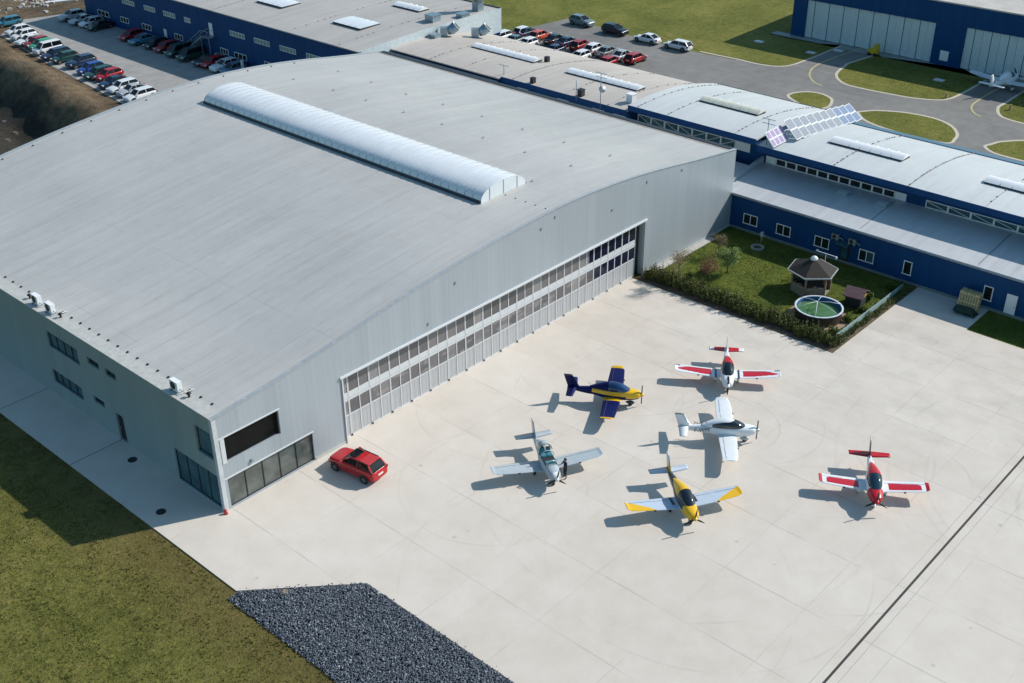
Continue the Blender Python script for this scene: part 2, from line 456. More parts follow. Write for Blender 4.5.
# path joints beside the hangar
for y in (13.45, 24.7):
    setp(MB().box(-4.44, -.01, y-.04, y+.04, .021, .024).build('path_joint', paint('joint_sealant', (.2, .19, .18), .8)), kind='structure')
# rock bed
rp = [(-5.2, -7.6), (-5.25, -60), (1.66, -60), (1.66, -13.2), (-4.4, -7.45)]
sheet('rock_bed_base', rp, -.01, M['rockbed'], thick=.03)
def rocks():
    rnd = random.Random(3); b = bmesh.new(); tpl = bmesh.new(); bmesh.ops.create_icosphere(tpl, subdivisions=1, radius=1)
    tv = [v.co.copy() for v in tpl.verts]; tf = [[v.index for v in f.verts] for f in tpl.faces]
    k = 0
    while k < 34000:
        x = rnd.uniform(-5.3, 1.6); y = rnd.uniform(-31, -7.5)
        lim = -7.45-(x+4.4)*(5.7/6.1)
        if x > -4.4 and y > lim-.12: continue
        if x < -5.0 and rnd.random() < (-5.0-x)*2.2: continue
        k += 1
        s = rnd.uniform(.025, .065)*(1.5 if rnd.random() < .08 else 1); rot = Matrix.Rotation(rnd.uniform(0, 6.3), 3, Vector((rnd.random(), rnd.random(), rnd.random()+.01)).normalized())
        sc = Vector((s*rnd.uniform(.7, 1.5), s, s*rnd.uniform(.6, 1)))
        edge = max(0, min(1, (x+5.3)/1.3))
        z = -.05+.12*edge+rnd.uniform(0, .10)
        vs = [b.verts.new(rot @ Vector((v.x*sc.x, v.y*sc.y, v.z*sc.z))*rnd.uniform(.85, 1.15)+Vector((x, y, z))) for v in tv]
        for f in tf: b.faces.new([vs[i] for i in f])
    me = bpy.data.meshes.new('gravel'); b.to_mesh(me); b.free(); tpl.free(); me.materials.append(M['rock'])
    return setp(link('gravel', me), kind='stuff', label='dark blue grey crushed rock bed beside the concrete apron', cat='gravel')
rocks()
def tufts(name, n, area, mats, label, seed, hmin=.04, hmax=.12):
    rnd = random.Random(seed); mb = MB(); mb.keep = True; k = 0
    while k < n:
        x = rnd.uniform(area[0], area[1]); y = rnd.uniform(area[2], area[3])
        v = noise.noise(Vector((x*.55, y*.55, seed)))+.5*noise.noise(Vector((x*2, y*2, seed)))
        if v < rnd.uniform(-.45, .35): continue
        if len(area) > 4 and not area[4](x, y): continue
        k += 1
        mb.mi = 0 if rnd.random() < .5+v*.6 else 1
        for _ in range(3):
            a = rnd.uniform(0, PI*2); h = rnd.uniform(hmin, hmax); w = rnd.uniform(.02, .05); dx, dy = math.cos(a)*w, math.sin(a)*w; lx, ly = rnd.uniform(-.08, .08), rnd.uniform(-.08, .08)
            px, py = x+rnd.uniform(-.08, .08), y+rnd.uniform(-.08, .08)
            f = mb.bm.faces.new([mb.bm.verts.new(q) for q in ((px-dx, py-dy, -.07), (px+dx, py+dy, -.07), (px+lx, py+ly, -.05+h))]); f.material_index = mb.mi
    return setp(mb.build(name, mats), label, 'grass', kind='stuff')
LG = leafmat_('grass_blade_green', (.055, .075, .012), (.11, .13, .028)); LD = leafmat_('grass_blade_dry', (.13, .12, .035), (.21, .18, .06))
tufts('grass_tufts', 26000, (-30, -4.4, -45, 40, lambda x, y: x < -4.5 if y > -7.4 else x < -5.2+.25*random.random()), [LG, LD], 'rough tufts of green and dry grass beside the concrete path', 5)
rnd_ = random.Random(77)
mb = MB()
for k in range(45):
    t_ = rnd_.random(); side = rnd_.random()
    if side < .5: x, y = 1.68+abs(rnd_.gauss(0, .12)), -13.3-t_*16
    else: x, y = -4.3+t_*5.9, -7.35-t_*5.6+abs(rnd_.gauss(0, .10))
    r_ = rnd_.uniform(.02, .05); a_ = rnd_.uniform(0, 3)
    mb.tube([(x, y, .015), (x+.3*r_*math.cos(a_), y+.3*r_*math.sin(a_), .02+r_)], [r_, r_*.6], 5)
setp(mb.build('stray_stones', M['rock']), 'loose stones scattered on the concrete along the rock bed edge', 'stones', kind='stuff')
# manholes
for i, (x, y) in enumerate([(-.95, 10.49), (-3.07, 3.44)]):
    mb = MB(); mb.tube([(0, 0, .0), (0, 0, .02)], .36, 20)
    for k in range(-2, 3): mb.box(-.25, .25, k*.1-.015, k*.1+.015, .02, .028)
    o = mb.build('manhole_cover', M['manhole'], loc=(x, y, .021))
    setp(o, ['round black manhole cover in the path closer to the side door', 'round black manhole cover in the path near the glazed corner'][i], 'manhole cover', 'manhole covers in the path beside the hangar')
mb = MB(); mb.tube([(0, 0, 0), (0, 0, .1)], .26, 16); mb.tube([(0, 0, .1), (0, 0, .13)], .17, 16)
setp(mb.build('well_cap', M['tanwall'], loc=on_z(285, 593, .05)), 'round rusty brown cap set in the dark rock bed', 'cover')

# ================================================================== silver hangar
XR = 65.0; YB = 54.0
TAB = [(0, 7.75), (6.5, 8.40), (11, 9.00), (17, 9.85), (22, 10.45), (28, 11.0), (34, 11.35), (39, 11.42), (45, 11.12), (51, 10.5), (58, 9.5), (65, 8.6)]
def hz(x):
    x = max(0, min(65, x))
    for i in range(len(TAB)-1):
        if x <= TAB[i+1][0]:
            P = TAB; p1, p2 = P[i], P[i+1]; p0 = P[i-1] if i else (p1[0]*2-p2[0], p1[1]*2-p2[1]); p3 = P[i+2] if i+2 < len(P) else (p2[0]*2-p1[0], p2[1]*2-p1[1])
            t = (x-p1[0])/(p2[0]-p1[0]); m1 = (p2[1]-p0[1])/(p2[0]-p0[0])*(p2[0]-p1[0]); m2 = (p3[1]-p1[1])/(p3[0]-p1[0])*(p2[0]-p1[0])
            return (2*t**3-3*t*t+1)*p1[1]+(t**3-2*t*t+t)*m1+(-2*t**3+3*t*t)*p2[1]+(t**3-t*t)*m2
    return TAB[-1][1]
def on_roof(px, py):
    z = 10.
    for _ in range(12): p = on_z(px, py, z); z = hz(p.x)
    return p
H = empty('aircraft_hangar', (0, 0, 0), 0, 'large silver hangar with a curved grey roof and long white framed doors', 'hangar')
mb = MB(); N = 66; mb.smooth = True
xs = [.35+(XR-.7)*i/N for i in range(N+1)]
top = [[mb.bm.verts.new((x, y, hz(x)-.06)) for x in xs] for y in (.25, 14, 27, 40, YB-.25)]
for a, b_ in zip(top, top[1:]):
    for i in range(N): mb._f([a[i], a[i+1], b_[i+1], b_[i]])
mb.build('roof', M['roof'], H)
def wall_x(name, x0, x1, topf, holes, y0, y1, mat, parent, step=1.5, eps=0):
    br = {x0, x1}
    for h in holes: br |= {h[0], h[1]}
    n = int((x1-x0)/step)
    br |= {x0+(x1-x0)*i/n for i in range(n+1)}
    br = sorted(br); br = [v for i, v in enumerate(br) if i == 0 or v-br[i-1] > 1e-4]
    mb = MB()
    for a, b_ in zip(br, br[1:]):
        mid = (a+b_)/2; hs = sorted([(h[2], h[3]) for h in holes if h[0]-1e-4 < mid < h[1]+1e-4]); z = 0
        for (h0, h1) in hs:
            if h0 > z: mb.hexa([(a, y0, z), (b_, y0, z), (b_, y1, z), (a, y1, z), (a, y0, h0), (b_, y0, h0), (b_, y1, h0), (a, y1, h0)])
            z = h1
        ta, tb = topf(a), topf(b_)
        mb.hexa([(a, y0, z), (b_, y0, z), (b_, y1, z), (a, y1, z), (a, y0, ta), (b_, y0, tb), (b_, y1, tb), (a, y1, ta)])
    bmesh.ops.remove_doubles(mb.bm, verts=mb.bm.verts, dist=1e-4)
    # drop the coincident inner partitions
    dup = {}
    for f in mb.bm.faces: dup.setdefault(tuple(sorted(v.index for v in f.verts)) if False else tuple(sorted((round(v.co.x, 3), round(v.co.y, 3), round(v.co.z, 3)) for v in f.verts)), []).append(f)
    kill = [f for fs in dup.values() if len(fs) > 1 for f in fs]
    bmesh.ops.delete(mb.bm, geom=kill, context='FACES')
    return mb.build(name, mat, parent)
D0, D1, DT = 11.45, 49.55, 5.85
fh = [(.75, 5.45, 3.95, 6.0), (.55, 8.2, .12, 2.6), (D0, D1, 0, DT)]
wall_x('front_wall', 0, XR, lambda x: hz(x)+.03, fh, 0, .3, M['clad'], H)
# side wall (built along X then turned onto the Y axis)
sh = [(.45, 2.35, 4.25, 6.5), (.35, 5.65, .12, 2.95), (17.85, 22.5, 4.95, 6.4), (14.75, 16.4, 5.8, 6.4), (12.4, 13.85, 5.8, 6.4), (18.5, 23.05, 1.4, 2.65), (15.15, 16.7, 2.2, 2.75), (12.6, 13.6, .05, 2.5)]
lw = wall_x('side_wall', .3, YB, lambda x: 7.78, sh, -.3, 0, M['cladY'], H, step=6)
for v in lw.data.vertices: v.co = Vector((-v.co.y, v.co.x, v.co.z))
lw.data.flip_normals()
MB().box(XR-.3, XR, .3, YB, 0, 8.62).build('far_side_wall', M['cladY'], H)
wall_x('rear_wall', .3, XR-.3, lambda x: hz(x)+.03, [], YB-.3, YB, M['clad'], H)
# coping
mb = MB(); mb.box(-.06, 1.05, .3, YB+.05, 7.79, 7.87); mb.build('eave_coping', M['coping'], H)
for y0, y1 in ((-.05, .28), (YB-.28, YB+.05)):
    mb = MB()
    for i in range(44):
        a, b_ = XR*i/44, XR*(i+1)/44
        mb.hexa([(a, y0, hz(a)+.035), (b_, y0, hz(b_)+.035), (b_, y1, hz(b_)+.035), (a, y1, hz(a)+.035), (a, y0, hz(a)+.09), (b_, y0, hz(b_)+.09), (b_, y1, hz(b_)+.09), (a, y1, hz(a)+.09)])
    mb.build('verge_trim', paint('verge_metal', (.42, .44, .45), .4, .2), H)
mb = MB(); mb.box(XR-.5, XR+.12, .3, YB-.3, 8.63, 8.72); mb.build('gutter_edge', paint('gutter_dark', (.03, .035, .045), .5), H)
mb = MB(); mb.box(XR-.95, XR-.5, .3, YB-.3, 8.5, 8.66); mb.build('gutter_board', paint('gutter_brown', (.30, .27, .24), .7, var=.2), H)
# corner post trims and door surround
mb = MB(); mb.box(-.05, .30, -.05, -.002, 0, 7.86); mb.box(-.05, -.002, 0, .28, 0, 7.86); mb.build('corner_trim', paint('trim_light', (.55, .57, .59), .4), H)
mb = MB(); mb.box(D0-.25, D1+.2, -.14, -.002, DT, DT+.16); mb.box(D0-.12, D0, -.1, -.002, 0, DT); mb.build('door_track', M['frame'], H)
mb = MB(); mb.box(D0, D1, .7, .9, 0, DT); mb.build('door_pocket', M['darkframe'], H)
mb = MB(); mb.box(D0-.1, D0-.001, .3, .7, 0, DT); mb.box(D1+.001, D1+.1, .3, .7, 0, DT); mb.box(D0, D1, .3, .7, DT+.001, DT+.1); mb.build('door_reveal', M['cladY'], H)
# sliding leaves: each carries two columns of panes
W = 2.144; X0 = D0+.0
def leaf_mesh(w):
    f = MB(); cw = w/2
    rails = [(0.02, .12), (1.93, 2.03), (3.25, 4.0), (5.36, 5.84)]
    for z0, z1 in rails: f.box(0, w, 0, .07, z0, z1)
    for x in (0, cw-.05, w-.07):
        ww = .10 if x else .08
        f.box(x, x+ww*.85, -.012, .069, .03, 5.8)
    f.box(.05, w-.05, -.05, -.031, 3.52, 3.6)
    p = MB(); p.box(.03, w-.03, .02, .05, .1, 1.95)
    for q in range(1, 5): p.box(q*w/5-.01, q*w/5+.01, .012, .019, .15, 1.9)
    gl = MB(); gl.box(0, cw-.12, .025, .045, 2.03, 3.25); g2 = MB(); g2.box(0, cw-.12, .025, .045, 4.0, 5.36)
    wh = MB(); wh.box(-.05, .07, -.08, -.014, .0, .16)
    return f.mesh('leaf', M['frame']), p.mesh('panel', M['panel']), (gl.mesh('pane', M['glass2']), g2.mesh('pane', M['glass2'])), wh.mesh('roller', M['black'])
def put_leaf(ml, x, w, y=.5):
    o = link('door_leaf', ml[0], H); o.location = (x, y, 0)
    link('lower_panel', ml[1], o); link('roller', ml[3], o)
    for c0 in (.08, w/2+.05):
        for g_ in ml[2]: q = link('pane', g_, o); q.location = (c0, 0, 0)
nl = 17; ml = leaf_mesh(W)
for i in range(nl): put_leaf(ml, X0+.85+i*W, W-.004)
put_leaf(leaf_mesh(.846), X0, .846)
# glazing
def window(parent, axis, a0, a1, z0, z1, depth, divs, fr=.07, mat=None, fmat=None, out=1, name='window'):
    """axis X: opening in a wall facing -Y ; axis Y: in a wall facing -X"""
    fmat = fmat or M['darkframe']; f = MB(); g_ = MB()
    def bx(mb, p0, p1, q0, q1, d0, d1):
        if axis == 'X': mb.box(p0, p1, d0, d1, q0, q1)
        else: mb.box(d0, d1, p0, p1, q0, q1)
    d = depth
    bx(f, a0, a1, z1-fr, z1, d-.05, d+.05); bx(f, a0, a1, z0, z0+fr, d-.05, d+.05)
    for k in range(divs+1):
        p = a0+(a1-a0-fr)*k/divs
        bx(f, p, p+fr, z0+fr, z1-fr, d-.05, d+.05)
    bx(g_, a0+.01, a1-.01, z0+.01, z1-.01, d-.01, d+.015)
    w = f.build(name, fmat, parent); g_.build('pane', mat or M['glass'], w)
    return w
M['glassF'] = glass_dark('shop_glass', (.10, .112, .105), .03, 1.6)
M['glassU'] = glass_dark('upper_glass', (.004, .005, .005), .12, 1.25)
window(H, 'X', .75, 5.45, 3.95, 6.0, .24, 1, mat=M['glassU'])
window(H, 'X', .55, 8.2, .12, 2.6, .16, 5, mat=M['glassF'])
window(H, 'Y', .45, 2.35, 4.25, 6.5, .22, 1, mat=M['glasst'])
window(H, 'Y', .35, 5.65, .12, 2.95, .15, 4, mat=M['glasst'])
window(H, 'Y', 17.85, 22.5, 4.95, 6.4, .18, 4, mat=M['glasst']); window(H, 'Y', 18.5, 23.05, 1.4, 2.65, .18, 4, mat=M['glasst'])
window(H, 'Y', 14.75, 16.4, 5.8, 6.4, .2, 1); window(H, 'Y', 12.4, 13.85, 5.8, 6.4, .2, 1); window(H, 'Y', 15.15, 16.7, 2.2, 2.75, .2, 1)
o = MB().box(.15, .22, 12.62, 13.58, .05, 2.5).build('side_door', M['black'], H)
MB().box(.10, .149, 13.4, 13.5, 1.0, 1.2).build('handle', M['galv'], o)
mb = MB(); mb.box(.40, .745, -.03, .0-.002, 3.9, 6.06); mb.box(.3, 5.55, -.05, -.002, 6.0, 6.1); mb.box(.3, 8.3, -.05, -.002, 2.6, 2.7); mb.build('window_surround', M['frame'], H)
mb = MB(); mb.box(2.6, 2.8, -.15, -.002, 2.95, 3.2); mb.build('wall_lamp', M['galv'], H)
# plinth
for pa_, pb_ in ((8.3, D0-.13), (D1+.2, XR)): MB().box(pa_, pb_, -.03, -.001, 0, .27).build('plinth', paint('plinth_light', (.5, .5, .48), .7), H)
# red guard at the corner
mb = MB(); mb.tube([(0, 0, 0), (0, 0, .32)], [.16, .1], 10); mb.tube([(0, 0, .32), (0, 0, .4)], [.1, .03], 10)
setp(mb.build('corner_guard', M['redp'], loc=(-.12, -.22, .02)), 'small red bollard at the foot of the glazed corner', 'bollard')
# barrel skylight
SK = empty('barrel_skylight', (36, 26.5, 11.3), 0, 'long white ribbed barrel skylight along the crown of the hangar roof', 'skylight')
def barrel(L, w, rise, ribs, n=14):
    s = MB(); s.smooth = True; y0 = -L/2
    rg = []
    for j in range(ribs+1):
        y = y0+L*j/ribs
        rg.append([s.bm.verts.new((w/2*math.cos(PI*i/n)*1.0, y, .05+rise*math.sin(PI*i/n)**.85 if 0 < i < n else .05)) for i in range(n+1)])
    for a, b_ in zip(rg, rg[1:]):
        for i in range(n): s._f([a[i], a[i+1], b_[i+1], b_[i]])
    return s
barrel(41, 5.9, 1.30, 41).build('glazing', M['poly'], SK)
mb = MB()
for j in range(42):
    y = -20.5+41*j/41; pts = [(5.92/2*math.cos(PI*i/14), y, .07+1.31*max(0, math.sin(PI*i/14))**.85) for i in range(15)]
    mb.tube(pts, .035, 4, False)
mb.build('rib', paint('rib_grey', (.42, .45, .50), .5), SK)
mb = MB(); mb.box(-3.06, -2.93, -20.55, 20.55, -.3, .2); mb.box(2.93, 3.06, -20.55, 20.55, -.3, .1); mb.build('kerb', paint('kerb_dark', (.03, .04, .055), .5), SK)
for sgn in (-1, 1):
    e = MB(); y = sgn*20.5
    pts = [(5.9/2*math.cos(PI*i/14), 0, .05+1.3*max(0, math.sin(PI*i/14))**.85) for i in range(15)]
    e.loft([[(p[0], y-.03, p[2]) for p in pts]+[(-2.95, y-.03, -.3), (2.95, y-.03, -.3)], [(p[0], y+.03, p[2]) for p in pts]+[(-2.95, y+.03, -.3), (2.95, y+.03, -.3)]])
    o = e.build('end_panel', M['poly'], SK)
    for x in (-1.8, 0, 1.8): MB().box(x-.04, x+.04, y-.06, y+.06, -.05, .05+1.3*math.sin(math.acos(x/2.95))**.85).build('mullion', paint('rib_grey', (.42, .45, .50)), o)
# anchors along the eaves, hooks on the roof, cooling units
am = MB(); am.box(-.09, .09, -.07, .07, 0, .07); am.tube([(0, 0, .07), (0, 0, .13)], .04, 6); am = am.mesh('anchor', M['black'])
for k in range(40):
    y = 1.6+k*1.33
    if y > 53: break
    o = link('roof_anchor', am); o.location = (1.25, y, hz(1.25)-.06)
    setp(o, 'small black anchor block along the side eave of the silver hangar', 'roof anchor', 'anchor blocks along the side eave')
for k in range(14):
    x = 6+k*3.4; o = link('roof_anchor', am); o.location = (x, YB-.8, hz(x)-.07)
    setp(o, 'small black anchor block along the rear edge of the silver hangar roof', 'roof anchor', 'anchor blocks along the rear roof edge')
hm = MB(); hm.box(-.14, .14, -.1, .1, 0, .05); hm.tube([(0, 0, .05), (0, 0, .15), (.1, 0, .19)], .03, 5); hm = hm.mesh('hook', paint('hook_grey', (.30, .30, .30), .6, .2))
hooks = [(293.5, 79), (338, 71), (333.5, 90), (366, 100), (371, 82), (406, 94), (403.5, 112), (442.8, 104.5), (442, 124), (482, 116), (483, 137.5), (325, 110), (362, 124), (401, 137), (522.5, 129), (525, 152), (564, 142), (610, 155.5), (571, 165.5), (532, 181)]
for q in hooks:
    p = on_roof(*q); o = link('roof_hook', hm); o.location = (p.x, p.y, hz(p.x)-.07)
    setp(o, 'small grey safety hook on the hangar roof to the right of the skylight', 'roof hook', 'safety hooks on the hangar roof')
for k in range(5):
    p = on_roof(505.5+k*10, 194.5+k*3.4); o = link('roof_fixing', am); o.location = (p.x, p.y, hz(p.x)-.07); o.scale = (.7, .7, .6)
    setp(o, 'small dark fixing in the short row below the skylight end', 'roof fixing', 'fixings below the skylight end')
hs = [(439, 256), (470, 243), (392, 305), (541, 229), (555, 217), (599, 188), (647, 182), (682, 170), (455, 283), (428, 324), (612, 210), (645, 222)]
bm_ = MB(); bm_.box(-.08, .08, -.05, 0, -.12, .12); bm_ = bm_.mesh('vent', paint('plate_grey', (.22, .23, .24), .5))
for (u, v_) in hs:
    p = on_y(u, v_, 0)
    if p.z < hz(p.x)-.3 and p.z > 6.3:
        o = link('wall_vent', bm_, H); o.location = (p.x, -.002, p.z)
def ac_unit(p, rz, label, w=.95, d=.4, h=.75, parent=None, mt='white'):
    r = empty('ac_unit', p, rz, label, 'AC unit', 'air conditioning units')
    MB().box(-w/2, w/2, -d/2, d/2, .12, .12+h).build('casing', M[mt], r)
    f = MB(); f.tube([(-.1*w, -d/2-.025, .12+h/2), (-.1*w, -d/2-.002, .12+h/2)], h*.4, 16)
    f.build('fan_grille', M['black'], r)
    for fx in (-w/2+.05, w/2-.15): MB().box(fx, fx+.1, -d/2-.1, d/2+.1, 0, .119).build('foot', M['galv'], r)
    mb = MB(); mb.tube([(w/2, 0, .3), (w/2+.25, 0, .3), (w/2+.3, .2, .05), (w/2+.3, .9, .05)], .04, 6); mb.build('pipe', M['coping'], r)
    return r
p = on_roof(176, 392); ac_unit((.6, p.y, 7.88), R(-90), 'white cooling unit on the side eave nearest the glazed corner')
p = on_roof(36, 306); ac_unit((.6, p.y, 7.88), R(-90), 'white cooling unit on the side eave, farther of the close pair')
p = on_roof(51, 313); ac_unit((.6, p.y-.1, 7.88), R(-90), 'white cooling unit on the side eave, nearer of the close pair')
for (u, v_, lb) in ((187, 399, 'small black pipe cowl beside the lone eave cooling unit'), (59, 319, 'small black pipe cowl on the near side of the paired cooling units'), (28, 300, 'small black pipe cowl on the far side of the paired cooling units')):
    p = on_roof(u, v_); mb = MB(); mb.tube([(0, 0, 0), (0, 0, .3)], .09, 8); mb.tube([(0, 0, .3), (0, 0, .4)], [.2, .12], 8)
    setp(mb.build('pipe_cowl', M['black'], loc=(.7, p.y, 7.87)), lb, 'pipe cowl')

# ================================================================== blue halls
def prof(e):
    return lambda x: e+.16*(1-((x-75)/4)**2) if x < 75 else e+.16-1.9*((x-75)/14)**2
def hall(name, label, xe, xw, x1, y0, y1, tp, roofmat, seams=(), wallmat=None):
    """xe: roof edge at the front, xw: front wall face, x1: rear edge; object origin sits at the front wall"""
    x0 = xw
    h = empty(name, (x0, (y0+y1)/2, 0), 0, label, 'hall')
    oy = (y0+y1)/2; n = 26; mb = MB()
    xs_ = [xe+(x1-xe)*i/n for i in range(n+1)]
    mb.loft([[(x-x0, y0-oy, tp(x)) for x in xs_]+[(x-x0, y0-oy, tp(x)-.14) for x in xs_[::-1]], [(x-x0, y1-oy, tp(x)) for x in xs_]+[(x-x0, y1-oy, tp(x)-.14) for x in xs_[::-1]]])
    rf = mb.build('roof', roofmat, h)
    wm = wallmat or M['blue']
    MB().box(0, .3, y0-oy+.02, y1-oy-.02, 0, tp(x0)-.15).build('front_wall', wm, h)
    MB().box(x1-x0-.6, x1-x0-.3, y0-oy+.02, y1-oy-.02, 0, tp(x1)-.05-.12).build('rear_wall', wm, h)
    for yy, nm in ((y0-oy+.02, 'end_wall'), (y1-oy-.32, 'end_wall')):
        mb = MB(); n2 = 16; xa = max(.3, xe-x0+.02)
        for i in range(n2):
            a = xa+(x1-x0-.9-xa)*i/n2; b_ = xa+(x1-x0-.9-xa)*(i+1)/n2
            mb.hexa([(a, yy, 0), (b_, yy, 0), (b_, yy+.3, 0), (a, yy+.3, 0), (a, yy, tp(a+x0)-.145), (b_, yy, tp(b_+x0)-.145), (b_, yy+.3, tp(b_+x0)-.145), (a, yy+.3, tp(a+x0)-.145)])
        mb.build(nm, M['blueX'], h)
    rn = random.Random(int(y0*7)+500)
    for (sy, kind) in seams:
        mb = MB()
        for i in range(n):
            a, b_ = xs_[i], xs_[i+1]
            hh, ww = (.04, .06) if kind == 'seam' else (.012, .03)
            mb.hexa([(a-x0, sy-oy-ww, tp(a)-.01), (b_-x0, sy-oy-ww, tp(b_)-.01), (b_-x0, sy-oy+ww, tp(b_)-.01), (a-x0, sy-oy+ww, tp(a)-.01), (a-x0, sy-oy-ww, tp(a)+hh), (b_-x0, sy-oy-ww, tp(b_)+hh), (b_-x0, sy-oy+ww, tp(b_)+hh), (a-x0, sy-oy+ww, tp(a)+hh)])
            if rn.random() < .55:
                xm = (a+b_)/2-x0+rn.uniform(-.15, .15); mb.box(xm-.08, xm+.08, sy-oy-.05, sy-oy+.09, tp(xm+x0)-.02, tp(xm+x0)+.08)
        mb.build('roof_seam', paint('seam_grey', (.24, .23, .23), .7), h)
    return h, tp, oy
def flat_skylight(x0, x1, y0, y1, z, label, tilt=0., mat=None, dome=.3):
    r = empty('roof_skylight', ((x0+x1)/2, (y0+y1)/2, z), 0, label, 'skylight', 'skylights on the blue halls')
    w, l = x1-x0, y1-y0
    MB().box(-w/2, w/2, -l/2, l/2, -.3, .22).build('kerb', paint('kerb_dark', (.03, .04, .055)), r)
    s = MB(); s.smooth = True; n = 8
    sec = [(-w/2-.05+(w+.1)*i/n, .225+dome*math.sin(PI*i/n)) for i in range(n+1)]
    s.loft([[(x, -l/2-.05, z_) for x, z_ in sec], [(x, l/2+.05, z_) for x, z_ in sec]], closed=True)
    for f in s.bm.faces: f.smooth = False
    for q in range(1, int(l/1.2)): s.box(-w/2, w/2, -l/2+q*1.2-.02, -l/2+q*1.2+.02, .24, .235+dome*.5)
    s.build('dome', mat or M['white'], r); return r

pA, pB, pC, pD = prof(7.12), prof(7.72), prof(7.0), prof(6.9)
pE = lambda x: 7.55+.6*(1-((x-84)/19)**2)
HA, tA, oA = hall('workshop_hall', 'blue hall with a pale arched roof behind the garden annex', 71, 73, 88, -75, 1.15, pA, M['whiteroof'], [(-16.2, 'seam'), (-8, 'dots'), (-24, 'dots'), (-33, 'seam')])
HB, tB, oB = hall('link_hall', 'raised blue hall with a pale roof between the solar panels and the tan roof', 71, 73, 89.8, 1.2, 18.5, pB, M['whiteroof'], [(17.2, 'dots'), (13, 'dots'), (4, 'dots')])
HC, tC, oC = hall('middle_hall', 'blue hall with a tan roof behind the silver hangar, centre of the row', 71, 71.4, 90.6, 18.55, 38.5, pC, M['tanroof'], [(36.6, 'seam'), (28, 'dots'), (21.5, 'dots')])
HD, tD, oD = hall('vent_hall', 'low hall with a tan roof carrying galvanised exhaust ducts', 70.6, 71.2, 91.0, 38.55, 58.5, pD, M['tanroof'], [(51, 'dots'), (45, 'dots')])
HE, tE, oE = hall('parking_side_hall', 'long blue hall with grey roof beside the shaded car park', 65.12, 65.3, 93, 58.6, 129.8, pE, M['greyroof'], [(74, 'dots'), (92, 'seam'), (63.3, 'dots')])
# grey lean-to strip in front of the vent hall
MB().hexa([(-4.6, 38.7-oD, 5.6), (-.62, 38.7-oD, 5.95), (-.62, 58.4-oD, 5.95), (-4.6, 58.4-oD, 5.6), (-4.6, 38.7-oD, 6.35), (-.62, 38.7-oD, 6.5), (-.62, 58.4-oD, 6.5), (-4.6, 58.4-oD, 6.35)]).build('lean_to_roof', paint('leanto_grey', (.36, .34, .35), .6, var=.1), HD)
# pale gable band of the hall above its lower neighbour
mb = MB()
for i in range(24):
    a = 65.3+27.6*i/24; b_ = 65.3+27.6*(i+1)/24
    mb.hexa([(a-65.3, 58.52-oE, 4.6), (b_-65.3, 58.52-oE, 4.6), (b_-65.3, 58.59-oE, 4.6), (a-65.3, 58.59-oE, 4.6), (a-65.3, 58.52-oE, tE(a)+.07), (b_-65.3, 58.52-oE, tE(b_)+.07), (b_-65.3, 58.59-oE, tE(b_)+.07), (a-65.3, 58.59-oE, tE(a)+.07)])
mb.build('gable_band', paint('pale_flashing', (.52, .58, .60), .45), HE)
mb = MB(); mb.box(14.2, 14.95, -75-oA, .9-oA, 4.6, 5.95); mb.build('rear_parapet', paint('teal_parapet', (.10, .20, .27), .5), HA)
mb = MB(); mb.box(16.5, 16.75, 1.3-oB, 18.3-oB, 5.4, 5.85); mb.build('rear_coping', M['darkframe'], HB)
mb = MB(); mb.box(27.4, 27.68, 58.7-oE, 129.5-oE, 7.7, 8.15); mb.build('rear_coping', M['darkframe'], HE)
for h_, y0, y1, tp_, o_, ox in ((HA, -75, 1.1, tA, oA, -2.0), (HB, 1.25, 18.45, tB, oB, -2.0), (HC, 18.6, 38.4, tC, oC, -.4)):
    MB().box(ox-.06, ox-.002, y0-o_, y1-o_, tp_(71)-.62, tp_(71)+.03).build('fascia', M['blue'], h_)
    if ox < -1: MB().box(ox, -.002, y0-o_, y1-o_, tp_(71)-.62, tp_(71)-.58).build('soffit', M['blue'], h_)
def strip_windows(parent, oy, y_from, y_to, z0, z1, n, diag=False, solid=(), x=-.001):
    step = (y_to-y_from)/n
    for i in range(n):
        a = y_from+step*i; b_ = a+step
        if i in solid:
            MB().box(x-.06, x, min(a, b_)-oy+.03, max(a, b_)-oy-.03, z0, z1).build('white_panel', M['white'], parent); continue
        lo, hi = min(a, b_)-oy, max(a, b_)-oy; f = MB()
        f.box(x-.07, x, lo, hi, z0, z0+.10); f.box(x-.07, x, lo, hi, z1-.09, z1)
        f.box(x-.07, x, lo, lo+.10, z0+.10, z1-.09); f.box(x-.07, x, hi-.10, hi, z0+.10, z1-.09)
        w = f.build('window', M['white'], parent)
        MB().box(x-.03, x, lo+.1, hi-.1, z0+.1, z1-.09).build('pane', M['glasst'] if diag else M['glass'], w)
        if diag:
            s_ = 1 if i < n/2 else -1
            q = MB(); q.bar((x-.05, (lo+.15 if s_ < 0 else hi-.15), z1-.15), (x-.05, (hi-.15 if s_ < 0 else lo+.15), z0+.15), .07); q.build('brace', M['frame'], w)
strip_windows(HA, oA, .95, -15.45, 4.62, 5.42, 13, solid=(0, 12))
strip_windows(HA, oA, -17.5, -50, 4.62, 5.42, 14, diag=True)
strip_windows(HB, oB, 18.4, 3.0, 5.2, 6.2, 8, diag=True, solid=(7,))
for y in (36, 29.5, 24, 20.8): strip_windows(HC, oC, y, y-1.8, 5.3, 6.1, 2)
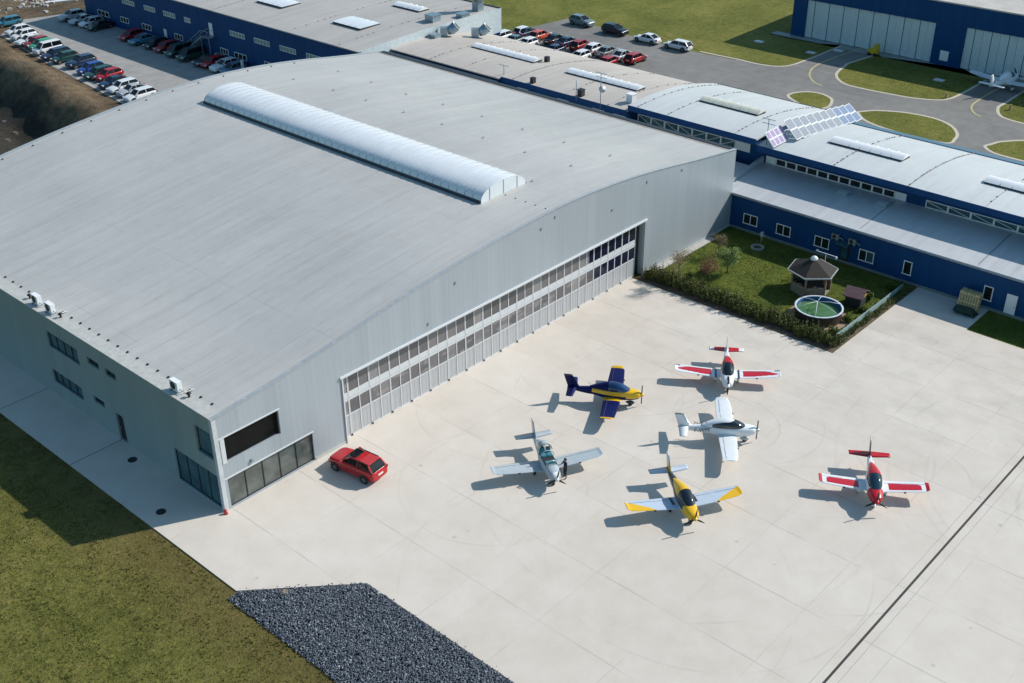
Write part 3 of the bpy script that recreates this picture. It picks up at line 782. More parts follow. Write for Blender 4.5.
# garden annex: low pent roof
AN = empty('garden_annex', (65, -35, 0), 0, 'low blue annex with a pale pent roof facing the fenced garden', 'annex')
def pent(y0, y1, nm, parent, mat, z_add=0):
    return MB().hexa([(-.15, y0, 3.80+z_add), (7.98, y0, 4.47+z_add), (7.98, y1, 4.47+z_add), (-.15, y1, 3.80+z_add), (-.15, y0, 3.93+z_add), (7.98, y0, 4.6+z_add), (7.98, y1, 4.6+z_add), (-.15, y1, 3.93+z_add)]).build(nm, mat, parent)
pent(-40, 36.1, 'roof', AN, M['lowroof'])
wall = MB().box(0, .3, -40, 35.4, 0, 3.78).build('front_wall', M['blue'], AN)
mb = MB(); mb.tube([(-.25, -40, 3.80), (-.25, 35, 3.80)], .09, 8); mb.build('gutter', paint('gutter_grey', (.30, .33, .36), .4, .4), AN)
MB().box(-.08, -.002, -40, 34.9, 0, .28).build('plinth', paint('plinth_teal', (.16, .20, .20), .8), AN)
MB().hexa([(.5, 36.25, 3.85), (6.3, 36.25, 4.4), (6.3, 73, 4.4), (.5, 73, 3.85), (.5, 36.25, 3.98), (6.3, 36.25, 4.5), (6.3, 73, 4.5), (.5, 73, 3.98)]).build('rear_roof', M['lowroof'], AN)
MB().box(.9, 1.2, 35.4, 73, 0, 3.9).build('rear_wall', M['blue'], AN)
# fire wall parapet between the two roofs
MB().hexa([(.2, 36.12, 3.8), (7.9, 36.12, 4.4), (7.9, 36.42, 4.4), (.2, 36.42, 3.8), (.2, 36.12, 4.3), (7.9, 36.12, 5.3), (7.9, 36.42, 5.3), (.2, 36.42, 4.3)]).build('parapet', paint('parapet_pale', (.36, .42, .45), .5), AN)
for y in (20.5, 8.6, -8):
    mb = MB()
    mb.hexa([(.3, y-.04, 3.9+.3*.083), (7.5, y-.04, 3.9+7.5*.083), (7.5, y+.04, 3.9+7.5*.083), (.3, y+.04, 3.9+.3*.083), (.3, y-.04, 3.97+.3*.083), (7.5, y-.04, 3.97+7.5*.083), (7.5, y+.04, 3.97+7.5*.083), (.3, y+.04, 3.97+.3*.083)])
    mb.build('lightning_strip', paint('strip_grey', (.22, .23, .24)), AN)
def annex_window(y0, y1, z0, z1, divs, mat=None):
    lo, hi = min(y0, y1)+35, max(y0, y1)+35; f = MB()
    f.box(-.06, -.001, lo, hi, z1-.08, z1); f.box(-.09, -.001, lo-.04, hi+.04, z0, z0+.08)
    for k in range(divs+1):
        q = lo+(hi-lo-.08)*k/divs; f.box(-.06, -.001, q, q+.08, z0+.08, z1-.08)
    w = f.build('window', M['white'], AN)
    MB().box(-.03, -.001, lo+.05, hi-.05, z0+.08, z1-.08).build('pane', mat or M['glass'], w); return w
for a in ((-1.63, -3.33), (-5.59, -7.25), (-10.0, -11.65)): annex_window(a[0], a[1], .88, 2.03, 2)
w = annex_window(-14.9, -16.5, .88, 2.08, 2); MB().box(-.05, -.031, 18.55, 19.2, .98, 1.98).build('blind', M['glasst'], w)
annex_window(-19.55, -20.42, .9, 2.32, 1); annex_window(-27.45, -28.32, .88, 2.32, 1)
d = MB().box(-.07, -.001, 4.42, 5.4, .04, 2.2).build('white_door', M['white'], AN)
MB().box(-.12, -.071, 4.5, 4.58, 1.0, 1.1).build('handle', M['galv'], d)
d = MB().box(-.05, -.001, 21.15, 22.1, .04, 1.95).build('garden_door', M['darkframe'], AN)
MB().box(-.065, -.051, 21.3, 21.95, .5, 1.8).build('pane', M['glasst'], d)
MB().hexa([(-.9, 21.0, 2.2), (-.01, 21.0, 2.25), (-.01, 22.3, 2.25), (-.9, 22.3, 2.2), (-.9, 21.0, 2.25), (-.01, 21.0, 2.33), (-.01, 22.3, 2.33), (-.9, 22.3, 2.25)]).build('door_canopy', M['glasst'], AN)
ac_unit((64.7, -12.35, 2.35), R(-90), 'grey cooling unit on the annex wall left of the garden door', w=.75, d=.32, h=.5, mt='galv')
ac_unit((64.7, -14.2, 2.35), R(-90), 'grey cooling unit on the annex wall right of the garden door', w=.75, d=.32, h=.5, mt='galv')
for (u, v_, lb) in ((843, 195, 'square roof window on the annex roof, left one'), (882, 206, 'square roof window on the annex roof, right one')):
    p = on_z(u, v_, 4.35); r = empty('roof_window', (p.x, p.y, 3.93+(p.x-65)*.083), 0, lb, 'roof window', 'roof windows on the annex')
    r.rotation_euler = (0, -R(4.7), 0)
    MB().box(-.5, .5, -.65, .65, 0, .3).build('kerb', paint('rw_kerb', (.24, .34, .38), .5), r)
    MB().box(-.38, .38, -.52, .52, .301, .36).build('pane', paint('rw_pane', (.45, .52, .52), .25), r)
# skylights on halls
flat_skylight(76.3, 78.2, -12.9, -4.6, tA(77.2), 'long white skylight on the pale roof right of the solar panels')
flat_skylight(76.3, 78.2, -34, -21.6, tA(77.2), 'long white skylight on the pale roof cut by the right edge of the photo')
flat_skylight(77.3, 79.0, 5.0, 12.8, tB(78.1), 'cream skylight on the raised pale roof left of the solar panels', mat=paint('cream_sheet', (.66, .65, .55), .4))
flat_skylight(77.2, 78.9, 21.8, 33.0, tC(78.1), 'long white skylight on the tan roof behind the hangar, between mast and wall')
flat_skylight(78.1, 79.8, 39.2, 50.4, tD(79), 'long white skylight on the tan roof just below the exhaust ducts')
flat_skylight(71.5, 75.3, 65.6, 71.5, tE(73.4), 'square ribbed grey skylight on the grey roof, near one', mat=M['poly'], dome=.1)
flat_skylight(71.8, 75.4, 83.4, 89.5, tE(73.6), 'square ribbed grey skylight on the grey roof, far one', mat=M['poly'], dome=.1)
flat_skylight(83.0, 85.0, 65.7, 71.3, tE(84), 'small white skylight on the grey roof near the ducts')
# ducts
def duct(px, py, tall, label, big=1.0, rz=0.):
    z = tD(80); p = on_z(px, py, z); zz = tD(p.x) if p.y < 58.5 else tE(p.x)
    r = empty('exhaust_duct', (p.x, p.y, zz), rz, label, 'exhaust duct', 'galvanised ducts on the roofs')
    MB().box(-.55*big, .55*big, -.5*big, .5*big, -.1, 1.25*big).build('base_box', M['galv'], r)
    mb = MB(); mb.smooth = True
    mb.tube([(0, -.5*big, .7*big), (0, -1.1*big, .85*big), (0, -1.7*big, 1.35*big)], [.55*big, .7*big, .72*big], 14); mb.build('hood', M['galv'], r)
    mb = MB(); mb.tube([(0, -1.72*big, 1.37*big), (0, -1.80*big, 1.44*big)], [.76*big, .76*big], 14); mb.mi = 1; mb.tube([(0, -1.805*big, 1.445*big), (0, -1.82*big, 1.46*big)], [.66*big, .66*big], 14); mb.build('flange', [M['white'], M['darkframe']], r)
    return r
duct(444, 36, 0, 'galvanised exhaust duct with angled hood, left of the pair on the tan roof', rz=R(48))
duct(475, 34, 0, 'galvanised exhaust duct with angled hood, right of the pair on the tan roof', rz=R(48))
for (u, v_, z, s, lb) in ((433, 22, 8, (.8, .8, .9), 'square galvanised vent box on the grey roof by the pale gable'), (463, 18, 8, (.8, .6, .5), 'low galvanised vent box on the grey roof near the tall stack'), (435, 36.5, 7.1, (.6, .6, .45), 'small galvanised cowl beside the left exhaust duct')):
    p = on_z(u, v_, z); zz = tE(p.x) if p.y > 58.5 else tD(p.x)
    r = empty('vent_box', (p.x, p.y, zz), 0, lb, 'vent', 'vent boxes on the roofs')
    MB().box(-s[0], s[0], -s[1], s[1], -.2, s[2]).build('casing', M['galv'], r)
    MB().box(-s[0]-.1, s[0]+.1, -s[1]-.1, s[1]+.1, s[2]+.001, s[2]+.1).build('lid', M['galv'], r)
p = on_z(478, 14, 7.6)
r = empty('exhaust_stack', (p.x, p.y, tE(p.x)), 0, 'tall galvanised stack rising from the far corner of the grey roof', 'exhaust stack')
MB().box(-.6, .6, -.6, .6, -.2, 1.4).build('base_box', M['galv'], r)
mb = MB(); mb.smooth = True; mb.tube([(0, -.1, 1.4), (0, 0, 3.0), (0, .1, 4.5)], [.75, .8, .9], 14); mb.build('pipe', M['galv'], r)
# small black / white boxes, masts
def roof_at(p):
    x, y = p
    return (tA if y < 1.15 else tB if y < 18.5 else tC if y < 38.5 else tD if y < 58.5 else tE)(x)
for (u, v_, sz, mt, lb) in ((533, 84, .45, 'black', 'small black cowl on the tan roof edge left of the mast, farther'), (581, 97, .55, 'black', 'small black cowl on the tan roof edge left of the mast, nearer'), (547, 62, .45, 'black', 'small black cowl on the tan roof at the end of the long skylight'), (631, 104, .7, 'white', 'white cabinet at the corner where tan and pale roofs meet')):
    p = on_z(u, v_, 6.9); zz = roof_at((p.x, p.y))
    mb = MB(); mb.box(-sz*.6, sz*.6, -sz*.6, sz*.6, -.1, sz*1.4); mb.box(-sz*.7, sz*.7, -sz*.7, sz*.7, sz*1.4, sz*1.5)
    o = mb.build('roof_cabinet', M[mt], loc=(p.x, p.y, zz)); setp(o, lb, 'roof cabinet')
def mast(px, py, zb, h, label, dish=False, arms=2):
    p = on_z(px, py, zb); zz = roof_at((p.x, p.y))
    r = empty('antenna_mast', (p.x, p.y, zz), 0, label, 'antenna mast', 'masts on the blue halls')
    mb = MB(); mb.tube([(0, 0, -.1), (0, 0, h)], .05, 6); mb.build('pole', M['galv'], r)
    mb = MB()
    for k in range(arms): mb.bar((0, -.8, h-.15-.5*k), (0, .8, h-.15-.5*k), .05); [mb.bar((-.2, q, h-.15-.5*k), (.2, q, h-.15-.5*k), .03) for q in (-.7, -.35, .35, .7)]
    mb.build('aerial', M['galv'], r)
    if dish:
        mb = MB(); mb.smooth = True; mb.tube([(-.1, -.35, h*.55), (-.25, -.45, h*.55+.05)], [.1, .42], 14); mb.build('dish', M['frame'], r)
mast(600, 112, 6.4, 4.3, 'tall aerial mast with a white dish on the tan roof edge', dish=True)
mast(576, 103, 6.5, 2.5, 'thin bare pole on the tan roof edge beside the dish mast', arms=0)
mast(766, 148, 6.8, 3.0, 'aerial mast at the left end of the violet solar panels')
mast(504, 78, 6.5, 1.3, 'short aerial stub at the corner of the tan roof', arms=1)
# solar array
def solar_rows():
    idx = 0
    # (x0, x1, y_bottom, z_bottom, y_top, z_top)
    bl, n = [], 10
    for i in range(n):
        x = 74.15+i*1.52
        bl.append((x, 1.47, -1.9, 7.56-(x-74.1)*.118, 0.0, 9.25-(x-74.1)*.135, 'cell' if i < 7 else 'cellb'))
    for i in range(4):
        bl.append((70.85+i*.82, .79, -1.0, 7.42, .25, 8.75, 'cellp'))
    for (x, w, yb, zb, yt, zt, mt) in bl:
        a = Vector((0, 0, 0)); d = Vector((0, yt-yb, zt-zb)); L = d.length; ang = math.atan2(zt-zb, yt-yb)
        lab = 'violet tinted solar panel leaning on the wall step at the near end of the row' if mt == 'cellp' else ('bluish solar panel at the far end of the leaning row' if mt == 'cellb' else 'pale solar panel in the middle of the leaning row')
        r = empty('solar_panel', (x, yb, zb), 0, lab, 'solar panel', {'cellp': 'violet solar panels', 'cellb': 'bluish solar panels', 'cell': 'pale solar panels'}[mt])
        r.rotation_euler = (ang, 0, 0)
        nr = 2
        f = MB(); f.box(0, w, 0, L, -.05, 0); f.build('frame', paint('solar_frame', (.66, .67, .68), .7), r)
        c = MB(); rows = 2
        for q in range(rows):
            c.box(.10, w-.10, q*L/rows+.09, (q+1)*L/rows-.09, .001, .012)
        c.build('cells', M[mt], r)
        for sx in (.1, w-.15):
            s = MB(); top_ = Vector((sx, L*.55, -.05)); s.bar(top_, top_+Vector((0, math.sin(-ang)*-.0, 0))+Vector((0, -.6, -.9)).normalized()*.9, .05); s.build('strut', M['galv'], r)
solar_rows()

# far blue hangar
FH = empty('far_hangar', (134.5, 0, 0), 0, 'tall blue hangar with ribbed pale sliding doors beyond the taxiway', 'hangar')
mb = MB()
segs = [(33.4, 31.05, 0, 9.1), (31.05, 9.8, 5.95, 9.1), (9.8, 5.2, 0, 9.1), (5.2, -16, 6.1, 9.1), (-16, -45, 0, 9.1)]
for a, b_, z0, z1 in segs: mb.box(0, .4, b_, a, z0, z1)
bmesh.ops.remove_doubles(mb.bm, verts=mb.bm.verts, dist=.001)
mb.build('front_wall', M['blue'], FH)
MB().box(.4, 40, 33.0, 33.4, 0, 9.1).build('side_wall', M['blueX'], FH)
MB().hexa([(-.15, -45, 9.1), (40, -45, 10.6), (40, 33.5, 10.6), (-.15, 33.5, 9.1), (-.15, -45, 9.3), (40, -45, 10.8), (40, 33.5, 10.8), (-.15, 33.5, 9.3)]).build('roof', paint('far_roof', (.50, .46, .42), .7, var=.12, scale=.5), FH)
MB().box(.7, .8, -16, 31.05, 0, 6.3).build('door_pocket', M['darkframe'], FH)
ml = MB(); ml.box(0, .08, .03, 1.22, .1, 6.2)
for k in range(3): ml.box(-.01, -.001, .05+k*.39, .08+k*.39, .15, 6.1)
ml = ml.mesh('leaf', paint('far_door_sheet', (.55, .63, .64), .5, var=.08))
n = 17
for i in range(n):
    o = link('door_leaf', ml, FH); o.location = (.25+(i % 2)*.12, 9.8+i*1.25, 0)
for i in range(17):
    o = link('door_leaf', ml, FH); o.location = (.25+(i % 2)*.12, 5.2-(i+1)*1.25, 0)
MB().box(-.05, -.002, 7.1, 8.4, .75, 2.2).build('notice_board', M['white'], FH)
p = on_x(872, 12, 134.6); mb = MB(); mb.tube([(.10, p.y-8.0+8.0, p.z), (.2, p.y, p.z)], .32, 16); mb.build('round_sign', M['frame'], FH)
cu = bpy.data.curves.new('c', 'FONT'); cu.body = 'C'; cu.size = .55; cu.align_x = 'CENTER'; cu.align_y = 'CENTER'; cu.extrude = .01
to = bpy.data.objects.new('tmp', cu); me = bpy.data.meshes.new_from_object(to); me.materials.append(M['darkframe'])
o = link('letter', me, FH); o.location = (.08, p.y, p.z); o.rotation_euler = (R(90), 0, R(-90))
sheet('hangar_threshold', [(132.6, 36.2), (132.6, -45), (134.9, -45), (134.9, 36.2)], .012, paint('threshold_concrete', (.30, .32, .31), .8), thick=.03)
bpy.data.objects.remove(to)
# yellow tug by the far door
p = on_z(873, 55, 0); T = empty('tow_tractor', (p.x, p.y, 0), R(90), 'small yellow tow tractor parked by the pale far hangar door', 'tow tractor')
MB().box(-.8, .8, -.5, .5, .3, .95).build('body', M['yellow'], T)
mb = MB(); mb.box(-.75, -.1, -.4, .4, .951, 1.7); mb.build('cab', M['yellow'], T)
for sx in (-.5, .5):
    for sy in (-.5, .5):
        mb = MB(); mb.tube([(sx, sy-.09, .25), (sx, sy+.09, .25)], .25, 12); mb.build('wheel', M['rubber'], T)
# flat markers in the grass
for (u, v_, lb) in ((759, 42, 'white slab marker in the grass left of the far hangar drive'), (811, 53, 'white slab marker beside the near end of the drive in shade'), (838.5, 51, 'white slab marker on the shaded drive to the far hangar'), (939, 80.5, 'white slab marker in the grass between the two drives')):
    p = on_z(u, v_, 0); mb = MB(); mb.box(-.5, .5, -.7, .7, 0, .12); mb.box(-.35, .35, -.5, .5, .12, .16)
    setp(mb.build('slab_marker', M['frame'], loc=(p.x, p.y, .01)), lb, 'slab marker')

# ================================================================== taxiway and islands
def gp(pts): return [(on_z(u, v_, 0).x, on_z(u, v_, 0).y) for u, v_ in pts]
edge = gp([(505, 35), (568, 18.5), (600, 27), (650, 41), (700, 53), (736, 60)])
asp = [(88.5, 70), (101, 69.5)]+edge[1:]+[(128, 34.5), (133, 36), (133, -60), (88.5, -60)]
sheet('taxiway', asp, .0, M['asphalt'], thick=.03)
cream = paint('cream_line', (.52, .47, .38), .7)
def island(pts, closed=True, n=5):
    lp = smooth_loop(gp(pts), n)
    sheet('grass_island', lp, .012, M['grass2'], thick=.02)
    strip('edge_line', lp, .42, .018, cream, closed=True)
island([(788, 95.6), (800.7, 92), (817.5, 92.8), (829, 97), (832, 101), (828, 107), (815, 109), (800, 104)])
island([(858, 113), (862.5, 111.5), (877, 110.6), (904.7, 112.5), (933, 118), (950, 125), (957, 133), (955, 139), (945, 143), (900, 133), (868, 122)])
island([(985, 147), (992, 144), (1003, 141.5), (1030, 141), (1060, 149), (1050, 165), (1000, 155)])
lp = smooth_open([Vector(q) for q in gp([(848, 63.5), (836.5, 74), (843, 83), (862.5, 88.6), (890, 94), (916, 98.4), (944, 99.8), (961, 94), (981, 83)])], 6)
lp = [(v.x, v.y) for v in lp]; end = [(133, lp[-1][1]+.2), (133, lp[0][1]-.5)]
end = gp([(986, 80.5), (961, 67.8)])+[(132.7, 16.5)]+gp([(877, 54.5)])
sheet('grass_island', lp+end, .012, M['grass2'], thick=.02)
strip('edge_line', gp([(877, 54.5)])+lp+gp([(986, 80.5)]), .42, .018, cream)
lp = [(v.x, v.y) for v in smooth_open([Vector(q) for q in gp([(736, 59), (764, 65), (786.6, 66), (809, 59), (843, 45)])], 6)]
sheet('grass_verge', gp([(700, 51)])+lp+[(133, 27.2), (133, 37), (150, 60), (122, 52)], .012, M['grass2'], thick=.02)
strip('edge_line', gp([(700, 51.5)])+lp, .42, .018, cream)
lp = [(v.x, v.y) for v in smooth_open([Vector(q) for q in gp([(1040, 85), (1024, 91.4), (1006, 102.6), (998, 108), (1001.7, 116.7), (1024, 123.7), (1050, 130)])], 6)]
sheet('grass_island', lp+[(133, -16)], .012, M['grass2'], thick=.02)
strip('edge_line', lp, .42, .018, cream)
yl = paint('yellow_line', (.42, .38, .20), .7)
for q in ([(868, 46), (862.5, 47.8), (820.4, 63.3), (809.7, 73), (813.3, 81.5), (822, 86)], [(1010, 84), (996, 90), (983.5, 97), (972, 105.5), (973.6, 112.5), (980.7, 116.7)]):
    strip('centre_line', [(v.x, v.y) for v in smooth_open([Vector(w_) for w_ in gp(q)], 6)], .3, .019, yl)
# runway-side marker boards
for (u, v_, lb) in ((946, 98, 'small pale edge marker on the central grass island'), (1010, 110, 'small pale edge marker on the right hand grass island')):
    p = on_z(u, v_, 0); mb = MB(); mb.box(-.12, .12, -.12, .12, 0, .5); mb.tube([(0, 0, .5), (0, 0, .75)], .12, 8)
    setp(mb.build('edge_marker', paint('marker_tan', (.4, .3, .16), .6), loc=(p.x, p.y, 0)), lb, 'edge marker')

# ================================================================== left car park and earthworks
lotp = [(43.6, 54.5), (44.2, 84), (47.0, 110), (50.0, 130.6), (57.5, 137), (68, 134), (68, 54.5)]
sheet('car_park', lotp, .015, M['lot'], thick=.05)
def dist_lot(x, y):
    if y < 84: e = 43.6+(y-54.5)*.02
    elif y < 130.6: e = 44.2+(y-84)*.1245
    else: e = 50+(y-130.6)*1.17
    return e-x
def terr(x, y):
    dl = dist_lot(x, y) if y < 137 else 12
    t = max(0, min(1, (dl-.6)/3.0)); t = t*t*(3-2*t)
    n1 = noise.noise(Vector((x*.045, y*.045, 3.1)))*2.6+noise.noise(Vector((x*.13, y*.13, 9)))*1.3+noise.noise(Vector((x*.5, y*.2, 2)))*.9+noise.noise(Vector((x*1.3, y*.6, 2)))*.35
    ridge = 2.3*math.exp(-((dl-5.5)/3.0)**2)*(1 if y < 137 else 0)
    pit = -3.2*math.exp(-((dl-13)/5.0)**2)*(1 if y < 140 else 0)
    far = 0 if y < 137 else .2
    if y > 134:
        k = max(0, min(1, (y-137)/10)); return -.05+k*(n1*.25)
    z = -.04+t*(ridge+pit+n1*.55)
    if y < 60: z = -.04+(z+.04)*max(0, (y-55)/5)
    return z
mb = MB(); mb.smooth = True
xs_ = [-60+1.0*i for i in range(171)]; ys_ = [55+1.0*j for j in range(150)]
def inside_lot(x, y): return x > 43 and y < 137 and dist_lot(x, y) < .6
grid = [[mb.bm.verts.new((x, y, -.045 if (dist_lot(x, y) < .6 and y < 137) else terr(x, y))) for x in xs_] for y in ys_]
for j in range(len(ys_)-1):
    for i in range(len(xs_)-1):
        pass
        if xs_[i] > 87.5+max(0, (ys_[j]-134))*.0: continue
        mb._f([grid[j][i], grid[j][i+1], grid[j+1][i+1], grid[j+1][i]])
lo_ = [v for v in mb.bm.verts if not v.link_faces]; bmesh.ops.delete(mb.bm, geom=lo_, context='VERTS')
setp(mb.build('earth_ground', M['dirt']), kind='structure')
# rubble near the top edge
def rubble(u, v_, n, spread, label, white=.5, seed=1):
    p = on_z(u, v_, 0); rnd = random.Random(seed); mb = MB()
    for k in range(n):
        x = rnd.gauss(0, spread); y = rnd.gauss(0, spread*.8); s = rnd.uniform(.15, .55)
        a = rnd.uniform(0, PI); c, sn = math.cos(a), math.sin(a); w, d, h = s, s*rnd.uniform(.4, 1), s*rnd.uniform(.3, .8)
        mb.mi = 0 if rnd.random() < white else 1
        pts = [(-w, -d), (w, -d*.8), (w*.8, d), (-w, d*.9)]
        pts = [(x+c*q[0]-sn*q[1], y+sn*q[0]+c*q[1]) for q in pts]
        mb.hexa([(q[0], q[1], -.1) for q in pts]+[(x+(q[0]-x)*.7, y+(q[1]-y)*.7, h) for q in pts])
    o = mb.build('rubble_heap', [paint('rubble_pale', (.42, .40, .37), .8, var=.2), M['stone']], loc=(p.x, p.y, 0)); setp(o, label, 'rubble', kind='stuff')
rubble(12, 4, 70, 2.6, 'pale broken rubble heap at the far left beyond the cars', seed=1)
rubble(34, 4, 60, 2.6, 'pale rubble heap beyond the car park, second from the left', seed=2)
p = on_z(61, 2, 0); mb = MB(); mb.hexa([(-2.6, -.5, 0), (2.6, -.5, 0), (2.6, .5, 0), (-2.6, .5, 0), (-2.6, -.5, .15), (2.6, -.5, .25), (2.6, .5, .3), (-2.6, .5, .15)])
o = mb.build('white_board', M['white'], loc=(p.x, p.y, .1)); o.rotation_euler = (0, 0, R(-25)); setp(o, 'long white board lying on the bare earth beyond the car park', 'board')
for k, (u, v_) in enumerate([(5, 131), (12, 121), (2, 113)]):
    p = on_z(u, v_, -1.5); mb = MB(); mb.box(-.3, .3, -.2, .2, -.2, .3); mb.box(-.1, .4, -.3, .1, -.2, .18)
    setp(mb.build('concrete_lump', paint('earth_lump', (.12, .11, .10), .9, var=.3), loc=(p.x, p.y, terr(p.x, p.y))), ['lump of pale debris low in the dark earth cutting', 'lump of pale debris in the middle of the dark earth cutting', 'lump of pale debris highest in the dark earth cutting'][k], 'debris')
# pale parking bay lines
mb = MB()
for k in range(20):
    y = 83.3+k*2.68; x = 44.4+(y-84)*.1245 if y > 84 else 44.4
    if y > 131: break
    strip('bay_line', [(x, y), (x+4.8, y+.0)], .12, .021, M['frame'])
strip('kerb_line', [(44.3, 60), (44.35, 84), (50.1, 130.4)], .3, .022, paint('kerb_pale', (.42, .40, .37), .8))

# parking hall facade: windows, door with outside stair
def hall_window(yc, w, zc, h, parent=HE, mat=None, cols=5):
    lo, hi = yc-oE-w/2, yc-oE+w/2; f = MB()
    f.box(-.08, -.001, lo, hi, zc+h/2-.07, zc+h/2); f.box(-.08, -.001, lo, hi, zc-h/2, zc-h/2+.07)
    for k in range(cols+1): q = lo+(w-.07)*k/cols; f.box(-.08, -.001, q, q+.07, zc-h/2+.07, zc+h/2-.07)
    o = f.build('window', M['white'], parent); MB().box(-.04, -.001, lo+.05, hi-.05, zc-h/2+.05, zc+h/2-.05).build('pane', mat or paint('pale_pane', (.18, .25, .22), .3), o)
for y, w in ((115.5, 3.6), (109.3, 3.1), (103.8, 3.2), (98.9, 1.6), (86.2, 3.6), (80.3, 3.6), (74.3, 3.6), (68.4, 3.6), (122, 3.4)): hall_window(y, w, 4.9, .75)
for y, w in ((124, 3.5), (117.5, 2.4), (111, 2.6), (102, 2.2), (90, 2.0), (86, 3.0), (79, 2.4)): hall_window(y, w, 1.7, .9, cols=3, mat=M['glass'])
d = MB().box(-.06, -.001, 92.4-oE, 93.3-oE, 3.6, 5.5).build('upper_door', M['white'], HE)
d = MB().box(-.06, -.001, 105.3-oE, 106.1-oE, .3, 2.3).build('lower_door', M['frame'], HE)
MB().box(-.05, -.001, 124.2-oE, 126-oE, 5.0, 5.8).build('wall_plate', M['white'], HE)
st = MB(); st.box(-1.2, -.1, 92-oE, 94-oE, 3.45, 3.55)
for k in range(19): st.box(-1.2, -.1, 94+k*.28-oE, 94.26+k*.28-oE, 3.3-k*.175, 3.35-k*.175)
for x in (-1.2, -.12):
    st.bar((x, 94-oE, 3.45), (x, 99.4-oE, .05), .08, .2); st.bar((x, 94-oE, 4.4), (x, 99.4-oE, 1.0), .06); st.bar((x, 92-oE, 4.45), (x, 94-oE, 4.45), .06)
    for y, zz in ((92, 4.45), (94, 4.4), (96.7, 2.7), (99.4, 1.0)): st.bar((x, y-oE, zz), (x, y-oE, zz-1.0), .05)
for y in (92, 94): st.bar((-1.2, y-oE, 0), (-1.2, y-oE, 3.45), .1)
st.build('outside_stair', M['galv'], HE)
p = on_z(237, 70, 0); mb = MB(); mb.box(-.15, .15, -.15, .15, 0, 1.9); mb.box(-.18, .18, -.18, .18, 1.9, 2.0)
setp(mb.build('white_post', M['white'], loc=(63.6, 83.4, 0)), 'white square post at the near end of the shaded car row', 'post')
for k, y in enumerate((92.9, 94.0)):
    mb = MB(); mb.tube([(0, 0, 0), (0, 0, .1), (0, 0, 1.3), (0, 0, 1.45)], [.5, .5, .5, .3], 14)
    setp(mb.build('storage_tank', M['galv'], loc=(64.6, y-3, 0)), ['upright grey tank under the outside stair, nearer one', 'upright grey tank under the outside stair, farther one'][k], 'tank')

